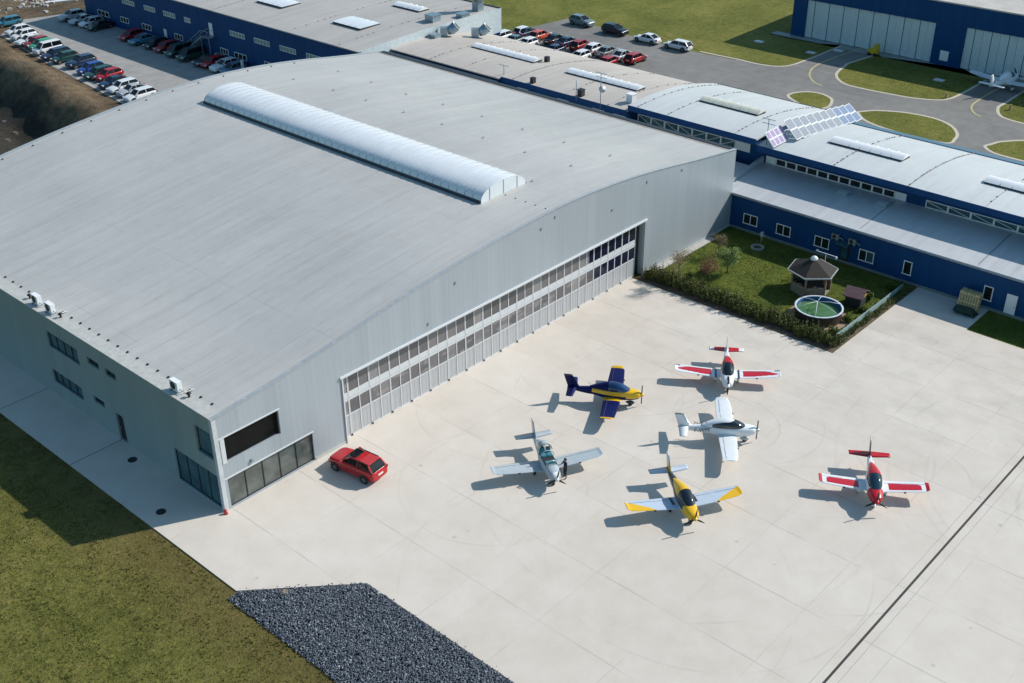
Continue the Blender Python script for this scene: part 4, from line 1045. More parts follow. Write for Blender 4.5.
# ================================================================== cars
GLS = glass_dark('car_glass', (.006, .009, .012), .06, 1.45)
HEAD = paint('headlamp', (.7, .72, .75), .15); TAIL = paint('tail_lamp', (.35, .01, .01), .2); RIM = paint('alloy_rim', (.14, .145, .15), .4, .3); PLATE = paint('number_plate', (.75, .75, .72), .5)
def carpaint(nm, c): return paint('car_'+nm, c, .3, .0, var=.03, coat=.35)
def car_meshes(kind):
    P = {  # L, W, shoulder list (x, z), greenhouse (x0 base front, x1 roof front, x2 roof rear, x3 base rear, ztop)
        'sedan': dict(L=4.6, W=1.8, top=[(2.3, .55), (2.22, .72), (1.7, .86), (.95, .95), (0, .96), (-1.3, .98), (-1.6, 1.0), (-2.2, .96), (-2.3, .6)], gh=(1.0, .3, -.85, -1.65, 1.43)),
        'hatch': dict(L=4.1, W=1.75, top=[(2.05, .55), (1.98, .74), (1.5, .90), (.85, .98), (0, 1.0), (-1.3, 1.02), (-1.75, 1.02), (-2.0, .98), (-2.05, .6)], gh=(1.05, .35, -1.45, -1.98, 1.5)),
        'wagon': dict(L=4.7, W=1.82, top=[(2.35, .55), (2.27, .73), (1.75, .87), (1.0, .96), (0, .98), (-1.5, 1.0), (-2.0, 1.0), (-2.3, .96), (-2.35, .6)], gh=(1.1, .4, -1.8, -2.28, 1.5)),
        'suv': dict(L=4.5, W=1.92, top=[(2.25, .55), (2.25, .84), (1.95, 1.0), (1.0, 1.10), (0, 1.1), (-1.5, 1.13), (-1.95, 1.12), (-2.22, 1.04), (-2.25, .6)], gh=(.90, .08, -1.68, -2.14, 1.60)),
        'van': dict(L=4.6, W=1.85, top=[(2.3, .6), (2.22, .82), (1.8, .98), (1.35, 1.06), (0, 1.08), (-1.5, 1.1), (-2.0, 1.1), (-2.25, 1.05), (-2.3, .65)], gh=(1.6, .9, -1.95, -2.24, 1.82)),
    }[kind]
    L, W = P['L'], P['W']; hw = W/2; b = MB(); b.smooth = True
    secs = []
    for i, (x, z) in enumerate(P['top']):
        k = 1-.16*(abs(x)/(L/2))**6; w = hw*k; zl = .24 if abs(x) < L/2-.3 else .32
        secs.append([(x, -w*.9, zl), (x, -w, zl+.12), (x, -w*1.0, z-.22), (x, -w*.95, z-.06), (x, -w*.82, z), (x, w*.82, z), (x, w*.95, z-.06), (x, w, z-.22), (x, w, zl+.12), (x, w*.9, zl)])
    b.loft(secs)
    body = b.mesh('body', GLS)
    x0, x1, x2, x3, zt = P['gh']
    def belt(x):
        T = P['top']
        for (a, za), (c, zc) in zip(T, T[1:]):
            if c <= x <= a: return za+(zc-za)*(a-x)/(a-c)
        return 1
    def gsec(x, wb, wt, z1): zb = belt(x)-.03; return [(x, -wb, zb), (x, -wt, z1), (x, wt, z1), (x, wb, zb)]
    wb, wt = hw*.86, hw*.68
    gm = MB()
    gm.loft([[(x0, -wb*.92, belt(x0)-.02), (x0-.001, -wb*.92, belt(x0)+.0), (x0-.001, wb*.92, belt(x0)), (x0, wb*.92, belt(x0)-.02)],
             gsec(x1, wb, wt, zt-.05), gsec((x1+x2)/2, wb, wt*1.02, zt-.02), gsec(x2, wb, wt*.98, zt-.06),
             [(x3, -wb*.92, belt(x3)-.02), (x3+.001, -wb*.9, belt(x3)+.02), (x3+.001, wb*.9, belt(x3)+.02), (x3, wb*.92, belt(x3)-.02)]])
    bmesh.ops.bevel(gm.bm, geom=[e for e in gm.bm.edges if e.calc_length() > .5], offset=.07, segments=3, affect='EDGES'); glass = gm.mesh('glass', GLS)
    r = MB(); r.smooth = False
    def rs(x, w, z): return [(x, -w*1.04, z-.02), (x, -w*.9, z+.035), (x, w*.9, z+.035), (x, w*1.04, z-.02)]
    r.loft([rs(x1+.04, wt*.98, zt-.05), rs((x1+x2)/2, wt*1.02, zt-.015), rs(x2-.04, wt*.98, zt-.055)])
    bmesh.ops.bevel(r.bm, geom=[v for v in r.bm.verts if abs(v.co.y) > wt*.95 and False] or [e for e in r.bm.edges if abs(e.verts[0].co.x-e.verts[1].co.x) < 1e-4 and (e.verts[0].co.x > x1-.1 or e.verts[0].co.x < x2+.1) and e.calc_length() > .5], offset=.04, segments=2, affect='EDGES')
    for sy in (-1, 1):  # pillars
        r.bar((x0+.0, sy*wb*.93, belt(x0)), (x1, sy*wt, zt-.04), .08, .07)
        r.bar((x2, sy*wt, zt-.05), (x3+.02, sy*wb*.91, belt(x3)+.0), .11, .08)
        xm = (x1+x2)/2+.1; r.bar((xm, sy*(wb+.01), belt(xm)), (xm, sy*(wt+.01), zt-.03), .08, .05)
    roof = r.mesh('roof', GLS)
    w = MB(); w.tube([(0, -.11, 0), (0, .11, 0)], .33, 18); tyre = w.mesh('tyre', M['rubber'])
    w = MB(); w.tube([(0, -.12, 0), (0, .12, 0)], .21, 12); rim = w.mesh('rim', RIM)
    w = MB(); w.tube([(0, -.02, 0), (0, .02, 0)], .40, 18); archm = w.mesh('arch', M['black'])
    def sub(me, lv):
        o = bpy.data.objects.new('tmp', me); COL.objects.link(o); md = o.modifiers.new('s', 'SUBSURF'); md.levels = lv
        bpy.context.view_layer.update(); dg = bpy.context.evaluated_depsgraph_get(); m2 = bpy.data.meshes.new_from_object(o.evaluated_get(dg)); bpy.data.objects.remove(o)
        for f in m2.polygons: f.use_smooth = True
        return m2
    body = sub(body, 2)
    hl = MB(); hl.box(-.12, .05, -.18, .18, -.07, .07); hl = hl.mesh('headlight', HEAD)
    tl = MB(); tl.box(-.04, .12, -.15, .15, -.1, .1); tl = tl.mesh('taillight', TAIL)
    pl_ = MB(); pl_.box(-.02, .02, -.26, .26, -.06, .06); pl_ = pl_.mesh('plate', PLATE)
    mr = MB(); mr.box(-.08, .08, -.1, .1, -.06, .06); mr = mr.mesh('mirror', GLS)
    return dict(P=P, body=body, glass=glass, roof=roof, tyre=tyre, rim=rim, arch=archm, hl=hl, tl=tl, plate=pl_, mirror=mr, belt=belt)
CM = {}
def car(kind, cname, col, loc, rz, label, group=None, detail=False, name='parked_car'):
    if kind not in CM: CM[kind] = car_meshes(kind)
    C = CM[kind]; P = C['P']; L, W = P['L'], P['W']; mt = carpaint(cname, col)
    r = empty(name, loc, rz, label, 'car', group)
    def pt(nm, me, l=(0, 0, 0), parent=None, own=None):
        o = link(nm, me, parent or r); o.location = l
        if own:
            o.material_slots[0].link = 'OBJECT'; o.material_slots[0].material = own
        return o
    pt('body', C['body'], own=mt); pt('windows', C['glass']); pt('roof', C['roof'], own=mt)
    for sx in (1, -1):
        for sy in (1, -1):
            x = sx*L*.31+(.05 if sx > 0 else 0)
            w = pt('wheel', C['arch'], (x, sy*(W/2-.012), .36)); pt('tyre', C['tyre'], (0, -sy*.08, -.03), w); pt('rim', C['rim'], (0, -sy*.07, -.03), w)
    for sy in (1, -1):
        pt('headlight', C['hl'], (L/2-.13, sy*W*.36, .68 if kind in ('sedan', 'hatch', 'wagon') else .78))
        pt('taillight', C['tl'], (-L/2+.06, sy*W*.38, .82 if kind in ('sedan', 'hatch', 'wagon') else .92))
        pt('mirror', C['mirror'], (P['gh'][0]-.25, sy*(W/2+.07), C['belt'](P['gh'][0])+.1), own=mt)
    pt('number_plate', C['plate'], (-L/2-.01, 0, .72))
    if detail:
        zt = P['gh'][4]
        MB().box(-.35, .42, -.5, .5, zt+.012, zt+.035).build('sunroof', GLS, r)
        for sy in (1, -1):
            MB().bar((.35, sy*W*.34, zt+.02), (-1.6, sy*W*.34, zt+.0), .04, .06).build('roof_rail', M['black'], r)
            MB().box(-1.5, 1.0, sy*W/2-.008 if sy > 0 else -W/2-.012, sy*W/2+.012 if sy > 0 else -W/2+.008, .72, .75).build('door_trim', RIM, r)
        MB().box(L/2-.06, L/2+.01, -.45, .45, .5, .72).build('grille', M['black'], r)
    return r
RED = (.36, .004, .010); WHT = (.72, .73, .74); SIL = (.42, .44, .46); GRY = (.17, .19, .20); NVY = (.012, .03, .08); BLU = (.015, .06, .28); TEA = (.03, .16, .24); DRK = (.012, .016, .02); GRN = (.03, .30, .14); DGN = (.01, .055, .05); ORG = (.55, .07, .03); DRD = (.20, .008, .012)
sv = car('suv', 'hero_red', (.44, .001, .007), (9.5, -3.4, .02), R(97), 'glossy red SUV with dark sunroof parked beside the hangar front', detail=True)
rows = [
 ('wagon', 'teal', TEA, (6, 22), 'teal blue car at the far end of the sunlit car row'),
 ('hatch', 'white', WHT, (16, 30.6), 'white hatchback next to the teal car in the sunlit row'),
 ('hatch', 'white', WHT, (22, 35), 'white hatchback between two other white cars in the sunlit row'),
 ('sedan', 'white', WHT, (28, 40), 'white saloon beside the red car in the sunlit row'),
 ('hatch', 'darkred', (.30, .01, .012), (35, 42.5), 'dark red hatchback between white and green cars'),
 ('hatch', 'green', GRN, (40, 45), 'bright green hatchback beside the white van'),
 ('van', 'white', WHT, (46, 49), 'tall white people carrier beside the green car'),
 ('wagon', 'navy', NVY, (54, 54), 'navy estate next to the white people carrier'),
 ('hatch', 'deepteal', DGN, (63, 57.5), 'dark teal hatchback between navy estate and navy van'),
 ('suv', 'navy', NVY, (79, 62), 'tall navy off-road car in the middle of the sunlit row'),
 ('hatch', 'blue', BLU, (89, 68.5), 'bright blue hatchback in the sunlit row'),
 ('wagon', 'deepteal', DGN, (97, 73), 'dark teal estate between the blue and the red cars'),
 ('hatch', 'red', RED, (107, 75), 'bright red hatchback in the near half of the sunlit row'),
 ('sedan', 'navy', NVY, (112, 82), 'dark navy saloon next to the bright red hatchback'),
 ('wagon', 'palewhite', WHT, (121, 86.5), 'white estate third from the near end of the sunlit row'),
 ('sedan', 'silver', SIL, (131, 90), 'silver saloon second from the near end of the sunlit row'),
 ('wagon', 'white', WHT, (138, 95), 'white estate nearest the hangar in the sunlit row')]
for i, (k, cn, c, q, lb) in enumerate(rows):
    p = on_z(q[0], q[1], .7); car(k, cn, c, (p.x+.3, 84.3+(len(rows)-1-i)*2.78 if False else p.y, .02), R(180+((i*37) % 5-2)), lb, 'cars in the sunlit parking row')
rows = [
 ('suv', 'silver', SIL, (72, 15.6), 'silver tall car at the far end of the shaded row by the blue wall'),
 ('sedan', 'silver', SIL, (83, 19), 'silver saloon second from the far end of the shaded row'),
 ('hatch', 'white', WHT, (91, 22), 'white hatchback beside the black car in the shaded row'),
 ('sedan', 'black', DRK, (99, 25), 'black saloon next to the white hatchback in the shaded row'),
 ('hatch', 'red', RED, (134, 34.5), 'red hatchback in shade beside the light blue saloon'),
 ('sedan', 'skyblue', (.06, .22, .32), (142, 39), 'light blue saloon parked in shade under the blue wall'),
 ('hatch', 'black', DRK, (152.5, 44), 'black hatchback in shade between light blue and dark red cars'),
 ('hatch', 'darkred', (.14, .008, .012), (161, 48), 'dark red hatchback in the shaded row'),
 ('van', 'deepgreen', (.012, .06, .05), (171.5, 52.7), 'dark green van, farther of the two in the shaded row'),
 ('van', 'deepgreen', (.012, .06, .05), (182, 57), 'dark green van, nearer of the two in the shaded row'),
 ('sedan', 'black', DRK, (200, 61.8), 'black saloon in shade in front of the outside stair'),
 ('hatch', 'red', RED, (211, 62.5), 'red hatchback behind the white estate in the shaded row'),
 ('suv', 'white', WHT, (220.5, 66.5), 'white tall estate near the white post in the shaded row'),
 ('hatch', 'bluegrey', (.12, .20, .30), (232, 68.5), 'blue grey hatchback beside the white post')]
for i, (k, cn, c, q, lb) in enumerate(rows):
    p = on_z(q[0], q[1], .7); car(k, cn, c, (62.9, p.y, .02), R(180+((i*31) % 5-2)), lb, 'cars in the shaded parking row')
rows = [
 ('hatch', 'white', WHT, (513, 34.5), 'white hatchback at the far left of the packed row behind the tan roof'),
 ('sedan', 'navy', NVY, (526, 32), 'navy and silver saloon beside the orange car'),
 ('sedan', 'tealgrey', (.10, .18, .20), (536, 36), 'teal grey saloon in front of the orange car'),
 ('hatch', 'orange', ORG, (546, 33), 'orange red hatchback in the packed row'),
 ('sedan', 'black', DRK, (556, 38.5), 'black saloon next to the orange red car'),
 ('sedan', 'navy', NVY, (568, 41), 'navy saloon between the black and the dark red cars'),
 ('hatch', 'darkred', (.30, .01, .02), (582, 44), 'dark red hatchback in the middle of the packed row'),
 ('hatch', 'palewhite', WHT, (592, 49), 'white hatchback between dark red and grey cars'),
 ('sedan', 'grey', GRY, (607, 51), 'grey saloon near the right end of the packed row'),
 ('sedan', 'silver', SIL, (624, 54), 'silver grey saloon next to the bright red car'),
 ('hatch', 'red', RED, (637, 57), 'bright red hatchback at the right end of the packed row')]
for i, (k, cn, c, q, lb) in enumerate(rows):
    p = on_z(q[0], q[1], .7); car(k, cn, c, (106.0, p.y, .01), R(3+((i*29) % 5-2)), lb, 'cars in the packed row behind the halls')
for (k, cn, c, y, lb) in (('sedan', 'tealgrey', (.10, .18, .20), 63.4, 'teal grey car whose nose shows below the orange car'), ('hatch', 'white', WHT, 60.6, 'white car partly hidden by the tan roof, left of centre in the front row'), ('sedan', 'navy', NVY, 55.2, 'navy car partly hidden by the tan roof in the front row'), ('hatch', 'white', WHT, 50.0, 'white car showing above the roof edge in front of the grey saloon'), ('hatch', 'red', RED, 45.0, 'red car showing above the roof edge beside the bright red hatchback'), ('wagon', 'white', WHT, 66.4, 'white car at the left end of the front row behind the roof')):
    car(k, cn, c, (101.0, y, .01), R(181), lb, 'cars in the front row behind the halls')
for (k, cn, c, q, rz, lb) in (('suv', 'greygreen', (.16, .21, .22), (582, 21), -93, 'grey green off-road car parked by the grass, leftmost of four'),
                             ('suv', 'black', DRK, (615, 29.7), -90, 'black off-road car parked by the grass, second of four'),
                             ('sedan', 'white', WHT, (647.6, 38), 90, 'white saloon parked by the grass, third of four'),
                             ('wagon', 'white', WHT, (678, 44.8), 90, 'white estate parked by the grass, rightmost of four')):
    p = on_z(q[0], q[1], .7); car(k, cn, c, (p.x, p.y, .01), R(rz), lb, 'cars along the grass edge')

# ================================================================== aircraft
def aircraft(loc, rz, label, S, scale=1.0):
    A = empty('light_aircraft', (loc[0], loc[1], .02), rz, label, 'airplane', S.get('group', 'light aircraft on the apron'))
    A.scale = (scale,)*3
    pm = {k: paint('ap_'+k, v, .5 if k == 'navy' else .32, 0, var=.04, coat=0 if k == 'navy' else .25, spec=.2 if k == 'navy' else None) for k, v in PAINT.items()}
    mats = [pm[c] for c in S['pal']]
    hs = S.get('half', 4.15)
    # fuselage
    prof = [(2.13, .17, .92, 1.24), (2.0, .33, .78, 1.34), (1.75, .43, .68, 1.41), (1.4, .49, .61, 1.46), (1.0, .54, .57, 1.50), (.5, .57, .55, 1.52), (0, .57, .55, 1.52), (-.5, .54, .57, 1.52), (-1.0, .46, .63, 1.48), (-1.6, .33, .73, 1.41), (-2.2, .27, .77, 1.36), (-2.9, .19, .86, 1.30), (-3.5, .10, .97, 1.24), (-3.85, .03, 1.06, 1.20)]
    n = 20; f = MB(); f.smooth = True; secs = []
    pr = smooth_open([Vector((p[0], p[1], p[2])) for p in prof], 3); pz = smooth_open([Vector((p[0], p[3], 0)) for p in prof], 3)
    for a, b in zip(pr, pz):
        x, w, z0 = a.x, a.y, a.z; z1 = b.y; zc = (z0+z1)/2; hh = (z1-z0)/2; sec = []
        for k in range(n):
            t = 2*PI*k/n; ct, stt = math.cos(t), math.sin(t)
            sec.append((x, w*math.copysign(abs(ct)**.75, ct), zc+hh*math.copysign(abs(stt)**.8, stt)))
        secs.append(sec)
    f.loft(secs, matf=lambda c, i, k: S['fus'](c))
    f.build('fuselage', mats, A)
    # open or closed cockpit bubble
    can = [(1.25, .22, 1.49), (1.05, .36, 1.60), (.75, .46, 1.78), (.35, .51, 1.93), (-.05, .52, 1.99), (-.45, .49, 1.97), (-.85, .43, 1.88), (-1.25, .35, 1.74), (-1.65, .26, 1.59), (-2.0, .16, 1.44)]
    def bub(rng, nm, mt, parent, base=1.40, dx=0, grow=0):
        g_ = MB(); g_.smooth = True; ss = []
        for i in rng:
            x, w, zt = can[i]; ss.append([(x+dx, (w+grow)*math.cos(PI*k/12), base+(zt+grow-base)*math.sin(PI*k/12)**.8 if 0 < k < 12 else base) for k in range(13)])
        g_.loft(ss, closed=False, cap=False)
        return g_.build(nm, mt, parent)
    cut = S.get('cut', 6)
    if not S.get('open'):
        bub(range(0, cut+1), 'canopy', S['glass'], A)
        bub(range(cut, 10), 'rear_fairing', pm[S['fair']], A)
        bub([cut-1, cut], 'canopy_frame', pm[S['fair']], A, grow=.012) if S.get('hoop', True) else None
    else:
        c = MB(); c.box(-.75, .85, -.44, .44, 1.38, 1.535); c.build('cockpit', paint('cockpit_dark', (.02, .025, .03), .8), A)
        for sy in (-.22, .22):
            q = MB(); q.box(-.5, .0, sy-.19, sy+.19, 1.54, 1.62); q.hexa([(-.6, sy-.19, 1.6), (-.45, sy-.19, 1.6), (-.45, sy+.19, 1.6), (-.6, sy+.19, 1.6), (-.75, sy-.16, 1.95), (-.65, sy-.16, 1.95), (-.65, sy+.16, 1.95), (-.75, sy+.16, 1.95)]); q.build('seat', paint('seat_teal', (.05, .22, .28), .7), A)
        q = MB(); q.box(.7, .85, -.42, .42, 1.5, 1.72); q.build('instrument_panel', paint('panel_teal', (.08, .28, .33), .5), A)
        bub(range(7, 10), 'rear_fairing', pm[S['fair']], A)
        h_ = bub(range(3, 9), 'canopy', glass_dark('canopy_clear', (.50, .56, .58), .1, 1.5), A); h_.location = (-.50, 0, .40); h_.rotation_euler = (0, R(-10), 0); h_.scale = (.85, .92, 1.0)
        rm = MB(); rm.tube([(.36-.02, .52*math.cos(PI*k/12), 1.40+.52*math.sin(PI*k/12)) for k in range(13)], .03, 6); rm.build('canopy_rim', M['darkframe'], h_)
        fr = MB(); ar = [(.52*math.cos(PI*k/12), 1.45+.52*math.sin(PI*k/12)) for k in range(13)]
        fr.tube([(.95, y*.86, z-.1) for y, z in ar], .035, 6); fr.tube([(-.1, y*1.02, z+.08) for y, z in ar], .035, 6); fr.build('canopy_frame', pm['silver'], A)
    # wings
    def wing(sy):
        w = MB(); w.smooth = True; ns, nc = 70, 26
        yy = [.40+(hs-.40)*i/ns for i in range(ns+1)]
        def le(s): return .62-.22*s*s if s < .9 else .62-.22*s*s-(s-.9)*1.2
        def te(s): return -.80+.10*s if s < .96 else -.80+.10*s+(s-.96)*3
        T = []; B = []
        for y in yy:
            s = y/hs; a, b = le(s), te(s); z = .80+(y-.4)*math.tan(R(S.get('dih', 4.2)))
            if s > .94 and S.get('tipup', True): z += (s-.94)*1.1
            th = .095*(1-.35*s)
            rowt, rowb = [], []
            for j in range(nc+1):
                u = j/nc; x = a+(b-a)*u; t = th*(math.sqrt(u)*1.9*(1-u)**.9+.02)
                rowt.append(w.bm.verts.new((x, sy*y, z+t))); rowb.append(w.bm.verts.new((x, sy*y, z-t*.5)))
            T.append(rowt); B.append(rowb)
        for i in range(ns):
            for j in range(nc):
                ft = w._f([T[i][j], T[i][j+1], T[i+1][j+1], T[i+1][j]]); fb = w._f([B[i][j], B[i+1][j], B[i+1][j+1], B[i][j+1]])
                mi = S['wing']((yy[i]+yy[i+1])/2/hs, (j+.5)/nc)
                ft.material_index = mi; fb.material_index = S.get('wunder', mi)
        for i in range(ns): w._f([T[i][nc], B[i][nc], B[i+1][nc], T[i+1][nc]]); w._f([T[i][0], T[i+1][0], B[i+1][0], B[i][0]])
        for r_ in (0, ns):
            f_ = w._f(T[r_]+B[r_][::-1])
            if f_: f_.material_index = S['wing'](1 if r_ else .1, .5)
        o = w.build('wing', mats, A)
        # flap/aileron gap line + pitot / nav lamp
        q = MB(); s = .72
        y = sy*hs*.55; q.box(le(.55)-.03, le(.55)+.06, y-.08, y+.08, .80+(hs*.55-.4)*.073-.05, .80+(hs*.55-.4)*.073+.02); q.build('landing_light', M['black'], o)
        q = MB()
        for (ya, yb) in ((.7, hs*.52), (hs*.54, hs*.93)):
            za = .80+(ya-.4)*math.tan(R(4.2))+.062; zb = .80+(yb-.4)*math.tan(R(4.2))+.045
            q.bar((-.44, sy*ya, za), (-.42, sy*yb, zb), .018, .006)
        q.build('flap_gap', paint('gap_grey', (.12, .13, .14), .6), o)
        q = MB(); q.box(-.5, .15, sy*.62-.1, sy*.62+.1, .905, .925); q.build('walkway', M['black'], o) if S.get('walk', True) else q.bm.free()
    for sy in (1, -1): wing(sy)
    # tail
    t = MB(); t.smooth = True
    for sy in (1, -1):
        secs = []
        for i in range(11):
            y = sy*(.03+1.45*i/10); k = i/10; a = -3.0-.20*k; b = -3.80+.04*k; z = 1.22+.0*k; th = .045*(1-.5*k)
            secs.append([(a, y, z), (a+(b-a)*.3, y, z+th), (b, y, z+.004), (b, y, z-.004), (a+(b-a)*.3, y, z-th)])
        t.loft(secs, matf=lambda c, i, k_: S['stab'](abs(c.y)/1.35))
    t.build('tailplane', mats, A)
    v = MB(); v.smooth = True; secs = []
    for i in range(10):
        k = i/9; z = 1.15+1.22*k; a = -2.75-.72*k if k > .12 else -2.35-3.0*k-.05; b = -3.78-.38*k; th = .05*(1-.55*k)
        secs.append([(a, 0, z), (a+(b-a)*.35, th, z), (b, .004, z), (b, -.004, z), (a+(b-a)*.35, -th, z)])
    v.loft(secs, matf=lambda c, i, k_: S['fin']((c.z-1.15)/1.22, c.x))
    v.build('fin', mats, A)
    # gear
    for (x, y, r) in ((1.35, 0, .2), (-.25, .95, .21), (-.25, -.95, .21)):
        L_ = MB()
        if y: L_.bar((-.2, y*.35, .66), (x, y*.93, .28), .10, .05)
        else: L_.tube([(1.25, 0, .7), (1.42, 0, .2)], .035, 8); 
        lg = L_.build('landing_leg', pm['silver'], A)
        q = MB(); q.tube([(x, y-.07, r), (x, y+.07, r)], r, 16); q.build('tyre', M['rubber'], lg)
        q = MB(); q.smooth = True
        sp = [(-.42, .02, .03), (-.25, .09, .12), (0, .12, .19), (.2, .11, .15), (.33, .03, .04)]
        if S.get('spats', True):
            q.loft([[(x+sx_, y+w_*math.cos(2*PI*k/10), r+.05+h_*math.sin(2*PI*k/10)) for k in range(10)] for sx_, w_, h_ in sp]); q.build('wheel_fairing', pm[S['spat']], lg)
        else: q.tube([(x, y-.08, r), (x, y+.08, r)], r*.5, 10); q.build('hub', pm['silver'], lg)
    # propeller
    pr_ = MB(); pr_.smooth = True; pr_.tube([(2.14, 0, 1.08), (2.24, 0, 1.08), (2.36, 0, 1.08), (2.44, 0, 1.08)], [.17, .155, .10, .02], 14); sp_ = pr_.build('spinner', pm[S['spin']], A)
    nb = S.get('blades', 3)
    for k in range(nb):
        an = S.get('pa', 0)+2*PI*k/nb; c, s_ = math.cos(an), math.sin(an); bl = MB(); secs = []
        for (rr_, w_) in ((.08, .05), (.3, .085), (.55, .075), (.86, .03)):
            cy, cz = c*rr_, s_*rr_; tx, ty = -s_, c
            secs.append([(2.22+.03, cy+tx*w_, 1.08+cz+ty*w_), (2.22+.045, cy, 1.08+cz), (2.22-.03, cy-tx*w_, 1.08+cz-ty*w_), (2.22-.045, cy, 1.08+cz)])
        bl.loft(secs); bl.build('propeller_blade', M['black'], sp_)
    # antenna, exhaust, cowl intakes
    q = MB(); q.bar((-1.9, 0, 1.35), (-2.05, 0, 1.75), .02); q.build('aerial', M['black'], A)
    for sy in (1, -1):
        q = MB(); q.tube([(2.02, sy*.2, 1.1), (2.085, sy*.19, 1.1)], .065, 8); q.build('air_intake', M['black'], A)
    if S.get('vent'):
        q = MB(); q.box(1.35, 1.85, -.05, .05, 1.40, 1.475); q.build('cowl_vent', M['black'], A)
    return A
PAINT = dict(white=(.76, .78, .80), navy=(.0015, .006, .075), yellow=(.80, .46, .010), red=(.50, .004, .014), silver=(.42, .47, .50), lightblue=(.50, .58, .68), dark=(.03, .035, .05), grey=(.30, .33, .36))
CG1 = glass_dark('canopy_blue', (.008, .04, .12), .04, 1.7); CG2 = glass_dark('canopy_dark', (.008, .010, .016), .04, 1.8); CG3 = glass_dark('canopy_smoke', (.01, .03, .05), .04, 1.8)
# palettes: 0 main 1 second 2 third
def fus_blue(c):
    top = 1.50-.0*c.x
    if c.x > 1.02: return 1 if c.z > .92 else 0
    if c.z > 1.12 and c.x > -1.75: return 1
    if -1.75 < c.x < -.2 and c.z > 1.02: return 1
    return 0
def place(nose, tail, wc, hd):
    return wc
aircraft((29.45, -12.0), R(-59), 'navy and yellow light aircraft with yellow wing tips, nearest the hangar doors', dict(
    pal=['navy', 'yellow', 'dark'], fus=fus_blue, wing=lambda s, u: 1 if (s > .93 or s < .26) else 0, stab=lambda s: 0, fin=lambda k, x: 2 if k > .86 else 0,
    glass=CG1, fair='navy', spat='dark', spin='yellow', pa=R(90), blades=2, half=4.0, walk=False, cut=5, hoop=False))
def wing_rw(s, u):
    if s < .20: return 0
    if s < .24: return 2
    if s < .30: return 0
    if .30 <= s < .93 and u > .16+max(0, s-.5)*.35 and u < .86-max(0, (s-.72))*1.6: return 1
    if s >= .9 and u > .85: return 2
    return 0
aircraft((38.15, -17.1), R(-145.6), 'white light aircraft with long red wing panels and red tailplane, parked nearest the garden hedge', dict(
    pal=['white', 'red', 'dark'], fus=lambda c: 1 if (-1.3 > c.x > -1.9 and c.z > 1.25) else 0, wing=wing_rw, stab=lambda s: 1 if .1 < s < .8 else 0, fin=lambda k, x: 0,
    glass=CG2, fair='red', spat='white', spin='white', pa=R(90), blades=2, half=4.35, vent=True, walk=False, cut=5))
aircraft((18.6, -14.2), R(-121.5), 'plain silver grey light aircraft with its canopy open and a person beside the nose', dict(
    pal=['silver', 'white', 'grey'], fus=lambda c: 0 if c.x < 1.7 or abs(c.y) > .2 else 1, wing=lambda s, u: 0, stab=lambda s: 0, fin=lambda k, x: 2 if k < .3 else 0,
    glass=CG2, fair='silver', spat='silver', spin='white', pa=R(200), half=4.25, open=True, spats=False, walk=False))
W_ = aircraft((31.08, -21.75), R(-52.5), 'all white light aircraft with dark side windows and registration letters, centre of the group', dict(
    pal=['white', 'lightblue', 'grey'], fus=lambda c: 1 if c.z < .82 and c.x > -1 else 0, wing=lambda s, u: 0, stab=lambda s: 0, fin=lambda k, x: 2 if k > .94 else 0,
    glass=CG2, fair='white', spat='silver', spin='silver', pa=R(90), blades=2, half=4.3, walk=False, cut=7, hoop=False), scale=1.0)
def wing_y(s, u):
    if s > .52 and u < (s-.52)*1.9+.02: return 1
    if s < .23 and s > .17 and u > .3: return 2
    return 0
aircraft((21.6, -24.3), R(-125.5), 'yellow nosed light aircraft with pale blue wings and yellow wing tips', dict(
    pal=['lightblue', 'yellow', 'dark'], fus=lambda c: 1 if (c.x > 1.0 and c.z > .85) or (c.x < -1.2 and c.z > 1.36) else (2 if c.z > 1.12 else 0), wing=wing_y, stab=lambda s: 0, fin=lambda k, x: 1 if (k < .5) else 0,
    glass=CG2, fair='yellow', spat='dark', spin='yellow', pa=R(-35), half=4.25, walk=False, spats=False, cut=5))
def wing_r(s, u):
    if s > .93: return 1
    if s > .86: return 0
    if .27 < s <= .86 and .14 < u < .74-(.0 if s < .8 else (s-.8)*2): return 1
    return 0
aircraft((32.15, -33.35), R(-147.2), 'red and white light aircraft standing alone to the right of the group', dict(
    pal=['white', 'red', 'dark'], fus=lambda c: 1 if (c.x > .95 and c.z > .75) or (c.x < -1.1 and c.x > -2.1 and c.z > 1.36) else 0, wing=wing_r, stab=lambda s: 1, fin=lambda k, x: 2 if .1 < k < .9 else 0,
    glass=CG3, fair='red', spat='white', spin='red', pa=R(-30), half=3.85, walk=False, cut=5))
aircraft((129.8, -3.6), R(-6), 'white light aircraft with dark cabin windows parked nose in at the far hangar', dict(
    pal=['white', 'lightblue', 'grey'], fus=lambda c: 0, wing=lambda s, u: 0, stab=lambda s: 0, fin=lambda k, x: 0,
    glass=CG3, fair='white', spat='white', spin='grey', pa=R(60), half=4.3, group='aircraft parked on the drives', walk=False, cut=5), scale=1.25)
